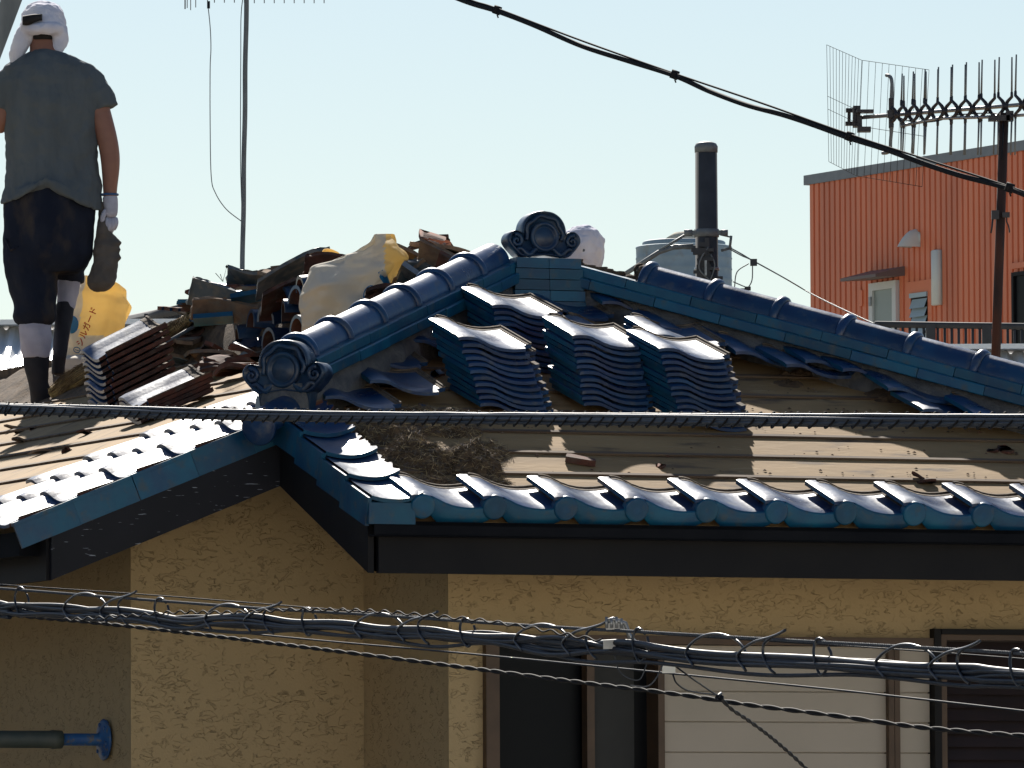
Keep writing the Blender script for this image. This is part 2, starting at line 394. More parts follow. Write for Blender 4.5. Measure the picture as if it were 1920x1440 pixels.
# unseen houses added behind the photographer: their sunlit fronts bounce light onto the shaded walls
def unseen_house(x, w, h, lab):
    e = bpy.data.objects.new('unseen_house', None); COL.objects.link(e); e.location = (x, -4, 0); tag(e, lab, 'house')
    g = MB(); g.box((0, -4, h / 2), (w, 8, h)); g.build('wall', M['facade'], e)
    for r_ in range(int(h / 3)):
        for c_ in range(int(w / 3)):
            g = MB(); g.box((-w / 2 + 1.5 + c_ * 3, .0, 1.6 + r_ * 3), (1.2, .08, 1.1)); g.build('window', M['glass'], e)
unseen_house(-22, 13, 9.2, 'pale three storey house added across the street at the far left to bounce sunlight, out of the picture')
unseen_house(-8, 12.5, 8.4, 'pale house added across the street just left of the photographer to bounce sunlight, out of the picture')
unseen_house(7, 13, 10.5, 'tall pale house added across the street behind the photographer to bounce sunlight, out of the picture')
unseen_house(21.5, 13, 8.8, 'pale house added across the street at the far right to bounce sunlight, out of the picture')

# unseen house added close by on the left to keep skylight off the side wall
e = bpy.data.objects.new('neighbour_house', None); COL.objects.link(e); e.location = (-7.9, 27, 0); tag(e, 'pale house added close beside the left wall to block skylight, just out of the picture', 'house')
g = MB(); g.box((0, 0, 3.0), (8, 11, 6.0)); g.build('wall', M['facade'], e)
g = MB(); g.add([(-4.3, -5.8, 6.0), (4.3, -5.8, 6.0), (4.3, 5.8, 6.0), (-4.3, 5.8, 6.0), (0, -5.8, 7.4), (0, 5.8, 7.4)], [(0, 4, 5, 3), (1, 2, 5, 4), (0, 1, 4), (3, 5, 2), (0, 3, 2, 1)]); g.build('roof', M['fascia'], e)
for k in range(3):
    g = MB(); g.box((4.02, -3.4 + 3.2 * k, 4.2), (.06, 1.5, 1.1)); g.build('window', M['glass'], e)
# ================================================================ HOUSE
house = thing('house', 'cream stucco house with a blue glazed tile roof half stripped to its brown battens', 'house', HM)
VF, UWL, UW1, VL = 0.53, 0.497, -0.389, 1.35
EB = -5.79
def ww(u, v):   # underside of roof
    wf = W0 + .4 * v; wl = W0 + .4 * (u + L); wr = W0 + .4 * (UR - u)
    return min(wf, wl, wr) - .05
walls = MB()
def wallquad(mb, p0, p1, zb0, zb1, zt0, zt1):
    mb.add([(p0[0], p0[1], zb0), (p1[0], p1[1], zb1), (p1[0], p1[1], zt1), (p0[0], p0[1], zt0)], [(0, 1, 2, 3)])
# left-facing wall, the front wall of the wing, the return wall
wallquad(walls, (UW1, 8.6), (UW1, VL), EB, EB, ww(UW1, 8.6), ww(UW1, VL))
wallquad(walls, (UW1, VL), (UWL, VL), EB, EB, ww(UW1, VL), W0 + .4 * (UWL + L) - .05)
wallquad(walls, (UWL, VL), (UWL, VF), EB, EB, W0 + .4 * VL - .05, W0 + .4 * VF - .05)
# front wall with two openings
xa = vplane(905, 1300, VF).x; xb = vplane(1744, 1300, VF).x
zt = vplane(1300, 1193, VF).z; zt2 = vplane(1800, 1180, VF).z; ZB = zt - 1.75; xc = 3.55; xd = 3.3
TOPW = .37
def q(u0, u1, a, b): walls.add([(u0, VF, a), (u1, VF, a), (u1, VF, b), (u0, VF, b)], [(0, 1, 2, 3)])
q(UWL, xa, EB, TOPW + .0); q(xa, xb, zt, TOPW); q(xb, xd, zt2, TOPW); q(xd, xc, EB, TOPW); q(xa, xd, EB, ZB)
walls.add([(xb, VF, zt), (xb, VF, zt2), (xb, VF + .12, zt2), (xb, VF + .12, zt)], [(0, 1, 2, 3)])
wallquad(walls, (xc, VF), (xc, 8.6), EB, EB, .37, .37)
wallquad(walls, (xc, 8.6), (UW1, 8.6), EB, EB, .37, .37)
walls.build('wall', M['stucco'], house)
# ---- windows in the front wall
def wx(px): return vplane(px, 1300, VF).x
def bar(mb, u0, u1, w0, w1, v0, v1): mb.box(((u0 + u1) / 2, (v0 + v1) / 2, (w0 + w1) / 2), (u1 - u0, abs(v1 - v0), w1 - w0))
def inter(): pass
win = MB(); bar(win, xa, xa + .05, ZB, zt, VF - .035, VF + .1); bar(win, wx(1228), wx(1240), ZB, zt - .03, VF - .03, VF + .1)
bar(win, xa + .05, xb, zt - .03, zt, VF - .035, VF + .1); bar(win, xa + .05, xb, ZB, ZB + .04, VF - .035, VF + .1)
win = win.build('window', M['frame'], house)
g = MB(); bar(g, wx(1105), wx(1119), ZB + .04, zt - .03, VF + .02, VF + .07); g.build('mullion', M['frame'], win)
g = MB(); bar(g, xa + .05, wx(1105), ZB + .04, zt - .03, VF + .085, VF + .09); g.build('glass_pane', M['glass'], win)
g = MB(); bar(g, wx(1119), wx(1200), ZB + .04, zt - .03, VF + .055, VF + .06); g.build('screen_panel', M['glass2'], win)
g = MB(); bar(g, wx(1200), wx(1228), ZB + .04, zt - .03, VF + .075, VF + .08); g.build('glass_pane', M['glass'], win)
def shutter(u0, u1, nm):
    g = MB(); z = zt - .03; k = 0
    hgt = [.165, .108, .108, .108, .108, .108, .108, .108, .108, .108, .108, .108, .108, .108]
    while z > ZB + .05 and k < 14:
        z2 = max(z - hgt[k], ZB + .04)
        g.box(((u0 + u1) / 2, VF + .012, (z + z2) / 2), (u1 - u0, .03, z - z2 - .005)); z = z2; k += 1
    g.box(((u0 + u1) / 2, VF + .02, (zt - .03 + ZB) / 2), (u1 - u0 - .002, .02, zt - ZB - .05))
    return g.build(nm, M['cream'], house)
sh = shutter(wx(1241), wx(1660), 'shutter')
g = MB(); bar(g, wx(1660), wx(1670), ZB + .04, zt - .03, VF - .03, VF + .05); bar(g, wx(1672), wx(1682), ZB + .04, zt - .03, VF - .025, VF + .05); g.build('shutter_post', M['frame'], sh)
shutter(wx(1683), wx(1742), 'shutter')
w2 = MB(); bar(w2, wx(1744), wx(1757), ZB, zt2, VF - .04, VF + .1); bar(w2, wx(1757), xd, zt2 - .02, zt2, VF - .045, VF + .1)
w2 = w2.build('window', M['fascia'], house)
g = MB(); bar(g, wx(1757), wx(1769), ZB, zt2 - .02, VF - .03, VF + .08); bar(g, wx(1769), xd, zt2 - .04, zt2 - .02, VF - .03, VF + .08); g.build('window_frame', M['frame'], w2)
g = MB(); z = zt2 - .045
while z > ZB + .05:
    g.add([(wx(1769), VF + .01, z - .047), (xd, VF + .01, z - .047), (xd, VF + .035, z), (wx(1769), VF + .035, z)], [(0, 1, 2, 3)])
    g.add([(wx(1769), VF + .01, z - .047), (xd, VF + .01, z - .047), (xd, VF + .035, z - .047), (wx(1769), VF + .035, z - .047)], [(3, 2, 1, 0)])
    z -= .047
g.box(((wx(1769) + xd) / 2, VF + .05, (zt2 + ZB) / 2), (xd - wx(1769), .02, zt2 - ZB - .04))
g.build('louvre', M['dkshut'], w2)
g = MB(); bar(g, xa + .01, xd - .01, ZB + .01, zt - .01, VF + .13, VF + .14); g.build('curtain_wall', M['glass'], house)
# ---- blue pipe bracket on the left-facing wall
c = uplane(197, 1387, UW1 - .01)
br = MB(); br.lathe([(.0, .0), (.072, 0), (.075, .006), (.066, .012), (.03, .02), (.022, .03), (.022, .17), (.0, .17)], 24, T(c) @ RY(-math.pi / 2))
br = br.build('pipe_bracket', M['bluepaint'], house)
g = MB(); g.lathe([(0, .165), (.032, .165), (.034, .2), (.031, .21), (.031, 1.6), (0, 1.6)], 20, T(c) @ RY(-math.pi / 2)); g.build('pipe', M['pipe'], br)
for k in range(6):
    g = MB(); q_ = 2 * math.pi * k / 6 + .3
    g.lathe([(0, .0), (.007, .0), (.007, .012), (0, .014)], 8, T(c) @ RY(-math.pi / 2) @ T(.055 * math.cos(q_), .055 * math.sin(q_), .006)); g.build('bolt', M['bluepaint'], br)

# ================================================================ ROOF
VB = 9.4
TH_ = .035
def fw(u, v): return W0 + .4 * v
def lw(u, v): return W0 + .4 * (u + L)
def rw(u, v): return W0 + .4 * (UR - u)
roof = MB()
def slab(poly, fn, mb, th=TH_):
    n = len(poly)
    vs = [(u, v, fn(u, v)) for u, v in poly] + [(u, v, fn(u, v) - th) for u, v in poly]
    mb.add(vs, [tuple(range(n)), tuple(range(n, 2 * n))[::-1]])
    for i in range(n):
        j = (i + 1) % n; o = len(mb.v) - 2 * n
        mb.f.append([o + i, o + n + i, o + n + j, o + j]); mb.mi.append(0); mb.sm.append(False)
slab([(0.012, 0.012), (UR, 0.012), (UT + (VT - VT), VT), (0.012, L + .012)], fw, roof)
slab([(-L + .012, L + .012), (0.012, L + .012), (UT, VT), (UT, VB), (-L + .012, VB)], lw, roof)
slab([(UR, 0.012), (UR, VB), (UT, VB), (UT, VT)], rw, roof)
roof = roof.build('roof', M['sheath'], house)
# battens
def batten(p0, p1, nrm, name='batten'):
    p0 = Vector(p0); p1 = Vector(p1); nrm = Vector(nrm).normalized()
    K = max(2, int((p1 - p0).length / .25)); side = (p1 - p0).normalized().cross(nrm)
    rings = []; w, h = .011, .007
    for i in range(K + 1):
        p = p0.lerp(p1, i / K); j = .0015 * noise.noise(p * 3.1); p = p + nrm * .002 + side * j * 2
        rings.append([p + side * w, p + side * w + nrm * (h + j), p - side * w + nrm * (h + j), p - side * w])
    b = MB(); b.loft(rings, smooth=False); return b.build(name, M['batten'], roof)
NF = (0, -ST, CT); NL = (-ST, 0, CT); NR = (ST, 0, CT)
v = .18; k = 0
while v < VT - .05:
    u0 = max(.03, v - L + .03); u1 = UR - v - .03
    batten((u0, v, fw(0, v)), (u1, v, fw(0, v)), NF); v += .218
u = -L + .2
while u < UT - .03:
    batten((u, max(L + .03, u + L + .03), lw(u, 0)), (u, VB - .02, lw(u, 0)), NL); u += .218
# boxed eaves, fascia and verge boards
fa = MB()
fa.box(((UR + .0) / 2 + .012, .0, .0825), (UR - .024, .024, .165))
fa = fa.build('fascia', M['fascia'], house)
g = MB()
g.box((UR / 2 - .0, -.035, .168), (UR + .02, .05, .012)); g.box((UR / 2 - .0, -.057, .15), (UR + .02, .006, .05)); g.box((UR / 2, -.035, .127), (UR + .02, .05, .006))
g.build('gutter', M['gutter'], fa)
g = MB()   # right rake board, faces left
th = .022
vs = [(0, 0, 0), (0, L, .4 * L), (0, L, .4 * L + .2), (0, 0, .2)]
g.add([(x - th / 2, y, z) for x, y, z in vs] + [(x + th / 2, y, z) for x, y, z in vs], [(0, 3, 2, 1), (4, 5, 6, 7), (0, 1, 5, 4), (1, 2, 6, 5), (2, 3, 7, 6), (3, 0, 4, 7)])
g.add([(0.012, 0.01, .006), (UWL, 0.01, .006), (UWL, L + .5, .4 * (L + .5) + .006), (.012, L, .4 * L + .006)], [(0, 1, 2, 3)])
g.build('verge_board', M['fascia'], house)
g = MB()   # left rake board, faces the street
vs = [(-L, L, 0), (0, L, .4 * L), (0, L, .4 * L + .2), (-L, L, .2)]
g.add([(x, y - th / 2, z) for x, y, z in vs] + [(x, y + th / 2, z) for x, y, z in vs], [(0, 1, 2, 3), (4, 7, 6, 5), (0, 4, 5, 1), (1, 5, 6, 2), (2, 6, 7, 3), (3, 7, 4, 0)])
g.add([(-L, L + .012, .006), (0, L + .012, .4 * L + .006), (.5, VL, .4 * (L + .5) + .006), (UW1, VL, .4 * (UW1 + L) + .006), (-L, VL, 0.006)], [(0, 4, 3, 2, 1)])
g.build('verge_board', M['peeling'], house)
g = MB()   # left eave
g.box((-L, (L + VB) / 2, .0825), (.024, VB - L - .024, .165))
lf = g.build('fascia', M['fascia'], house)
g = MB(); g.box((-L - .045, (L + VB) / 2 + .05, .13), (.07, VB - L - .1, .085)); g.build('gutter', M['gutter'], lf)
# ---------------------------------------------------------------- roof tiles
PX = [0, .012, .03, .052, .075, .1, .13, .16, .19, .22, .25, .28, .305]
PZ = [.041, .0435, .0445, .044, .040, .029, .016, .007, .002, .0, .0015, .005, .010]
def tz(x): return interp(PX, PZ, x)
def s_tile(length=.305, width=.305, t=.0152, notch=True, jag=0.0, seed=0, x0=0.0):
    """S shaped pantile, front edge at y=0, slot 0 glaze, 1 clay, 2 rim"""
    nu, nv = 26, 10
    dy = length / nv; dx = (width - x0) / nu
    mb = MB(); rnd = random.Random(seed)
    def edge(j): return width - (jag * (0.3 + .7 * abs(noise.noise(Vector((j * .9, seed, 0))))) if jag else 0)
    def inside(i, j):
        x = x0 + (i + .5) * dx; y = (j + .5) * dy
        if notch and x > width - .03 and y < .03: return False
        if notch and x < .035 and y > length - .045: return False
        return x < edge(j)
    top = {}; bot = {}
    def vt(i, j, tb):
        d = top if tb else bot
        if (i, j) not in d:
            x = x0 + i * dx; y = j * dy
            if jag and x > edge(j): x = edge(j) + .3 * dx
            z = tz(x); round_ = 0
            if j == 0: round_ = -.004
            zz = z + (t if tb else 0) + (round_ if tb else 0)
            mb.v.append(Vector((x, y + (0.0 if not (j == 0 and tb) else .002), zz))); d[(i, j)] = len(mb.v) - 1
        return d[(i, j)]
    def face(l, mi, sm=True): mb.f.append(l); mb.mi.append(mi); mb.sm.append(sm)
    for j in range(nv):
        for i in range(nu):
            if not inside(i, j): continue
            face([vt(i, j, 1), vt(i + 1, j, 1), vt(i + 1, j + 1, 1), vt(i, j + 1, 1)], 2 if (i >= nu - 2 or j >= nv - 1) and notch else 0)
            face([vt(i, j, 0), vt(i, j + 1, 0), vt(i + 1, j + 1, 0), vt(i + 1, j, 0)], 1)
            for (di, dj, a, b, mi) in ((0, -1, (i, j), (i + 1, j), 0), (0, 1, (i + 1, j + 1), (i, j + 1), 1), (-1, 0, (i, j + 1), (i, j), 3), (1, 0, (i + 1, j), (i + 1, j + 1), 1)):
                ii, jj = i + di, j + dj
                if not (0 <= ii < nu and 0 <= jj < nv and inside(ii, jj)):
                    # separate vertices keep the edge crisp
                    A_, B_ = vt(*a, 0), vt(*b, 0); C_, D_ = vt(*b, 1), vt(*a, 1)
                    o = len(mb.v); mb.v += [mb.v[A_].copy(), mb.v[B_].copy(), mb.v[C_].copy(), mb.v[D_].copy()]
                    face([o, o + 1, o + 2, o + 3], mi, False)
    # raised unglazed rim along the head and right side
    rm = MB()
    def strip(path, w, h, ax):
        rings = []
        for (x, y) in path:
            z = tz(x) + t
            if ax == 'y': rings.append([(x, y, z - .002), (x, y, z + h), (x, y - w, z + h), (x, y - w, z - .002)])
            else: rings.append([(x, y, z - .002), (x, y, z + h), (x - w, y, tz(x - w) + t + h), (x - w, y, tz(x - w) + t - .002)])
        rm.loft(rings, smooth=False)
    if not jag:
        strip([(.04 + k * .0145, length - .001) for k in range(19)], .008, .006, 'y')
        strip([(.04 + k * .0145, length - .009) for k in range(19)], .026, .0015, 'y')
        strip([(width - .001, .03 + k * .03) for k in range(10)], .006, .005, 'x')
        strip([(width - .007, .032 + k * .03) for k in range(9)], .012, .0012, 'x')
    else:
        strip([(.04 + k * .0145, length - .001) for k in range(int((width - jag - .05) / .0145))], .02, .003, 'y')
    return mb, rm
mb, rm = s_tile()
TILE_MESH = mb.data('roof_tile_body', [M['blue'], M['terra'], M['rim'], M['teal']])
RIM_MESH = rm.data('unglazed_rim', [M['rim']])
mb, rm = s_tile(length=.29)
BT = mb.data('weathered_tile_body', [M['navy'], M['terra'], M['rim'], M['teal']])
def tile_obj(name, mesh, rim, parent, mw):
    o = bpy.data.objects.new(name, mesh); COL.objects.link(o)
    if parent is not None: o.parent = parent; o.matrix_local = mw
    else: o.matrix_world = mw
    if rim is not None:
        r = bpy.data.objects.new('unglazed_rim', rim); COL.objects.link(r); r.parent = o
    return o
# eave tile with hanging lip and round disc
def eave_tile():
    mb, rm = s_tile(length=.265, notch=False, x0=0.0)
    lip = MB()
    # lip face from disc to right edge
    n = 16; xs = [.075 + (.298 - .075) * i / n for i in range(n + 1)]
    for i, x in enumerate(xs): pass
    rings = []
    for x in xs:
        s = (x - .075) / .223
        zb = -.036 - .02 * math.sin(math.pi * min(1, max(0, s)) ** .9)
        if s > .9: zb += .006 * (s - .9) * 10
        if s < .15: zb += .02 * (1 - s / .15)
        zt_ = tz(x) + .0125
        rings.append([(x, .016, zb + .004), (x, .001, zb), (x, -.004, zb + .004), (x, -.004, zt_ - .008), (x, .0, zt_ - .001), (x, .016, zt_ - .004)])
    lip.loft(rings, smooth=True)
    disc = MB(); disc.lathe([(0, -.0075), (.02, -.0073), (.036, -.0065), (.041, -.005), (.0435, -.002), (.0435, .03), (0, .03)], 32, T(.044, -.004, .014) @ RX(-math.pi / 2) @ RX(0))
    return mb.data('eave_tile', [M['blue'], M['terra'], M['rim'], M['teal']]), rm.data('unglazed_rim', [M['rim']]), lip.data('hanging_lip', [M['teal']]), disc.data('round_disc', [M['teal']])
EB_, ER_, EL_, ED_ = eave_tile()
def add_child(nm, mesh, par):
    o = bpy.data.objects.new(nm, mesh); COL.objects.link(o); o.parent = par; return o
rr = random.Random(3)
er = house
u0 = .168 - .044
for i in range(14):
    m = FM @ T(u0 + .265 * i, -.045 / CT, .0) @ RX(R(-3.5)) @ T(0, 0, .024) @ RZ(rr.uniform(-.006, .006)) @ RY(rr.uniform(-.006, .006))
    o = bpy.data.objects.new('eave_tile', EB_); COL.objects.link(o); o.parent = house; o.matrix_local = m
    add_child('unglazed_rim', ER_, o); add_child('hanging_lip', EL_, o); add_child('round_disc', ED_, o)
# verge tiles of the front slope (skirt on the left side)
def verge_tile(seed):
    mb = MB(); n = 14; w = .215; ln = .275
    def top(x): return .012 + .022 * (abs(x - .09) / .09) ** 2 * (1 if x > .09 else .55)
    def edge(y): return w - .02 - .03 * abs(noise.noise(Vector((y * 34, seed * 3.3, .5)))) - .012 * abs(noise.noise(Vector((y * 90, seed, 2))))
    nv = 22
    for tb, s in ((1, 1), (0, -1)):
        mb.grid(lambda a, b: (lerp(0, edge(b * ln), a), b * ln, top(lerp(0, edge(b * ln), a)) + (.014 if tb else 0)), n, nv, mi=0 if tb else 1)
    ring = [(lerp(0, edge(0), i / n)) for i in range(n + 1)]
    mb.add([(x, 0, top(x) + z) for x in ring for z in (0, .014)], [(2 * i, 2 * i + 2, 2 * i + 3, 2 * i + 1) for i in range(n)], 3)
    mb.add([(edge(b * ln / nv), b * ln / nv, top(edge(b * ln / nv)) + z) for b in range(nv + 1) for z in (0, .014)], [(2 * i, 2 * i + 2, 2 * i + 3, 2 * i + 1) for i in range(nv)], 1)
    mb.box((-.006, ln / 2 - .01, -.02), (.014, ln - .02, .1), mi=3)
    return mb.data('verge_tile', [M['blue'], M['terra'], M['rim'], M['teal']])
for k in range(5):
    m = FM @ T(-.022, -.05 + .2345 * k, 0) @ RX(R(-4.5)) @ T(0, 0, .036) @ RZ(rr.uniform(-.01, .01))
    o = bpy.data.objects.new('verge_tile', verge_tile(k + 1)); COL.objects.link(o); o.parent = house; o.matrix_local = m
    if k == 4: o.matrix_local = m @ T(0, -.03, 0)
# the corner tile at the foot of the verge: a straight hanging front
g = MB()
g.loft([[(x, y, z) for (y, z) in ((-.062, .165 + .0), (-.062, .238), (-.03, .25), (-.03, .165))] for x in (-.03, .05, .1, .14)], smooth=False)
g.build('corner_tile', M['teal'], house)
# verge tiles of the left slope (skirt faces the street) and the courses beside it
def side_skirt():
    s = MB(); mm_ = T(0, .125, 0) @ RX(R(3.6)) @ T(0, -.125, 0); s.box((.312, .118, -.030), (.014, .2335, .082), mm_); s.box((.304, .118, .0165), (.03, .2335, .014), mm_)
    return s.data('side_skirt', [M['teal']])
SK_ = side_skirt()
for col in range(4):
    for k in range(8):
        s = -(L - .012) - .31 - .265 * col
        if col == 0: s = -(L - .012) - .318
        d0 = -.14 + .2345 * k
        uu = -L + d0 * CT
        vright = -(s + .31)
        if uu > (-s) - L - .36: continue
        if col == 0 and k > 4: continue
        if col == 3 and (k < 2): continue
        m = LM @ T(s, d0, 0) @ RX(R(-3.8)) @ T(0, 0, .024) @ RZ(rr.uniform(-.008, .008))
        o = tile_obj('verge_tile' if col == 0 else 'roof_tile', TILE_MESH, RIM_MESH, house, m)
        if col == 0: add_child('side_skirt', SK_, o)
# remaining field tiles on the front slope, stepping along both hips
def field(u, k, nm='roof_tile', dz=.024, rz=0.0, short=False):
    m = FM @ T(u, (.18 + .218 * k) / CT - .03, 0) @ RX(R(-3.8)) @ T(0, 0, dz) @ RZ(rz)
    return tile_obj(nm, TILE_MESH, RIM_MESH, house, m)
for (px, py, k) in ((752, 778, 3), (834, 748, 4), (800, 699, 5), (905, 672, 5.7), (905, 640, 6.3)):
    p = FMI @ front(px, py, .03)
    m = FM @ T(p.x - .30, p.y - .02, 0) @ RX(R(-4)) @ T(0, 0, .045) @ RZ(rr.uniform(-.02, .02))
    o = tile_obj('roof_tile', TILE_MESH, RIM_MESH, house, m)
for (px, py) in ((1080, 600), (1165, 650), (1190, 590), (1440, 684), (1535, 708), (1640, 716), (1725, 752), (1790, 792), (1570, 700), (1395, 668), (1885, 800), (1300, 640)):
    p = FMI @ front(px, py, .03)
    m = FM @ T(p.x - .16, p.y - .06, 0) @ RX(R(-5)) @ T(0, 0, .042) @ RZ(rr.uniform(-.05, .05))
    tile_obj('roof_tile', TILE_MESH, RIM_MESH, house, m)
# ---------------------------------------------------------------- ridges
def hipframe(p0, p1):
    d = (p1 - p0); x = d.normalized(); s = x.cross(Vector((0, 0, 1))).normalized(); up = s.cross(x)
    return x, s, up, d.length
def halfround(mb, p, x, s, up, ln, r, rin, n=20, a0=-.12, mi=0, mi2=1):
    # half pipe from p along x
    def ringpts(c, rad): return [c + s * (rad * math.cos(a)) + up * (rad * math.sin(a)) for a in [a0 + (math.pi - 2 * a0) * j / n for j in range(n + 1)]]
    o1, o2 = ringpts(p, r), ringpts(p + x * ln, r); i1, i2 = ringpts(p, rin), ringpts(p + x * ln, rin)
    K = n + 1
    mb.add(o1 + o2, [(j, j + 1, K + j + 1, K + j) for j in range(n)], mi, True)
    mb.add(i1 + i2, [(j, K + j, K + j + 1, j + 1) for j in range(n)], mi2, True)
    mb.add(o1 + i1, [(j, K + j, K + j + 1, j + 1) for j in range(n)], mi, False)
    mb.add(o2 + i2, [(j, j + 1, K + j + 1, K + j) for j in range(n)], mi, False)
    return mb
def hip(p0, p1, tstep, cover_from, cover_to, name, noshi_len=.27, ph=0.0, drop=0.0):
    x, s, up, ln = hipframe(p0, p1)
    core = MB(); K = int(ln / .04); rings = []
    for i in range(K + 1):
        c = p0 + x * (ln * i / K); j = lambda q: 1 + .22 * noise.noise(Vector((i * .45, q, 7)))
        rings.append([c + s * .088 * j(0) - up * (.05 + drop), c + s * .09 * j(6) - up * (.0 + drop * .5), c + s * .092 * j(1) + up * .02, c + s * .07 * j(2) + up * .082, c - s * .07 * j(3) + up * .082, c - s * .092 * j(4) + up * .02, c - s * .09 * j(7) - up * (.0 + drop * .5), c - s * .088 * j(5) - up * (.05 + drop)])
    core.loft(rings, smooth=True)
    r = core.build(name, M['mortar'], house)
    for course, (h, hw) in enumerate(((.083, .118), (.121, .104))):
        t = -ph if course == 0 else -ph - noshi_len / 2
        while t < ln:
            a = max(.1 if drop else 0, t + .0015); b = min(ln, t + noshi_len - .0015)
            if b - a > .03:
                for sg in (1, -1):
                    nm = MB(); c = p0 + x * ((a + b) / 2)
                    m = frame(p0 + x * a + up * h + s * sg * .01 , x, s * sg)
                    # profile in (y across, z up)
                    y1 = hw - .01
                    z_ = 1 if sg > 0 else -1
                    prof = [(0, 0), (y1 - .002, -.006), (y1, -.003), (y1, .028), (y1 - .004, .032), (0, .036)]
                    xx = Vector(x); yy = (s * sg); zz = up
                    o = p0 + x * a + up * h + s * sg * .006 + up * rr.uniform(-.0012, .0012) + s * sg * rr.uniform(-.002, .002)
                    r1 = [o + yy * y + zz * z for y, z in prof]; r2 = [q_ + x * (b - a) for q_ in r1]
                    nm.loft([r1, r2], smooth=False)
                    nm.build('ridge_side_tile', M['teal'], r)
            t += noshi_len
    t = cover_from
    while t < cover_to - .05:
        l_ = min(tstep, cover_to - t)
        b = p0 + x * t + up * .155
        cv = MB(); halfround(cv, b + x * .0, x, s, up, l_ + .012, .070, .056, mi=0, mi2=1)
        for q_ in (0,):
            cv.lathe([(0, 0), (.006, 0), (.004, .004), (0, .005)], 8, frame(b + x * (l_ * .35) + up * .0655, x, s), mi=2)
        c = cv.build('ridge_cover_tile', [M['blue'], M['terra'], M['galv']], r)
        # collar band
        bd = MB(); n = 20
        for j in range(1): pass
        prof = [(-.018, .067), (-.018, .075), (-.012, .082), (0, .085), (.012, .082), (.018, .075), (.018, .067)]
        rings = []
        for j in range(n + 1):
            a = -.15 + (math.pi + .3) * j / n
            rings.append([b + x * (o_ + .004) + s * (rd * math.cos(a)) + up * (rd * math.sin(a)) for o_, rd in prof])
        bd.loft(rings, smooth=True)
        bd.build('collar', M['blue'], r) if False else bd.build('ridge_collar', M['blue'], r)
        # binding wire
        wr = MB(); wr.tube([b + x * .1 + s * (.0668 * math.cos(a)) + up * (.0668 * math.sin(a)) for a in [math.pi * j / 14 for j in range(15)]], .0007, 4)
        wr.build('binding_wire', M['steelwire'], r)
        t += tstep
    return r, x, s, up
def hp(t): return Vector((t, L + t, W0 + .4 * (L + t)))
def hpr(t): return Vector((UR - t, t, W0 + .4 * t))
lh, lx, lsd, lup = hip(hp(.02) + Vector((0, 0, .058)), hp(1.43) + Vector((0, 0, .008)), .316, .15, 1.98, 'hip_ridge', ph=.1, drop=.06)
lh.name = 'hip_ridge'
rh, rx, rsd, rup = hip(hpr(2.30), hpr(-.02), .272, .33, 3.4, 'hip_ridge', ph=.12)
# exposed bedding on the upper end of the right hip
g = MB()
for k in range(16):
    c = hpr(2.28 - k * .017) + rup * .155 + Vector((0, 0, rr.uniform(-.005, .01)))
    g.lathe([(0, -.02), (.035 * rr.uniform(.6, 1.2), -.012), (.03, .005), (0, .012 * rr.uniform(.5, 1.6))], 9, T(c) @ RZ(rr.uniform(0, 6)) @ RX(rr.uniform(-.3, .3)))
c = hpr(2.3) + rx * .31 + rup * .19
for k in range(10): g.lathe([(0, -.02), (.028 * rr.uniform(.6, 1.2), -.01), (.02, .01), (0, .02)], 8, T(c + Vector((rr.uniform(-.02, .02), rr.uniform(-.03, .03), rr.uniform(-.03, .02)))) @ RX(rr.uniform(-1, 1)))
g.build('bedding_clay', M['clay'], rh)
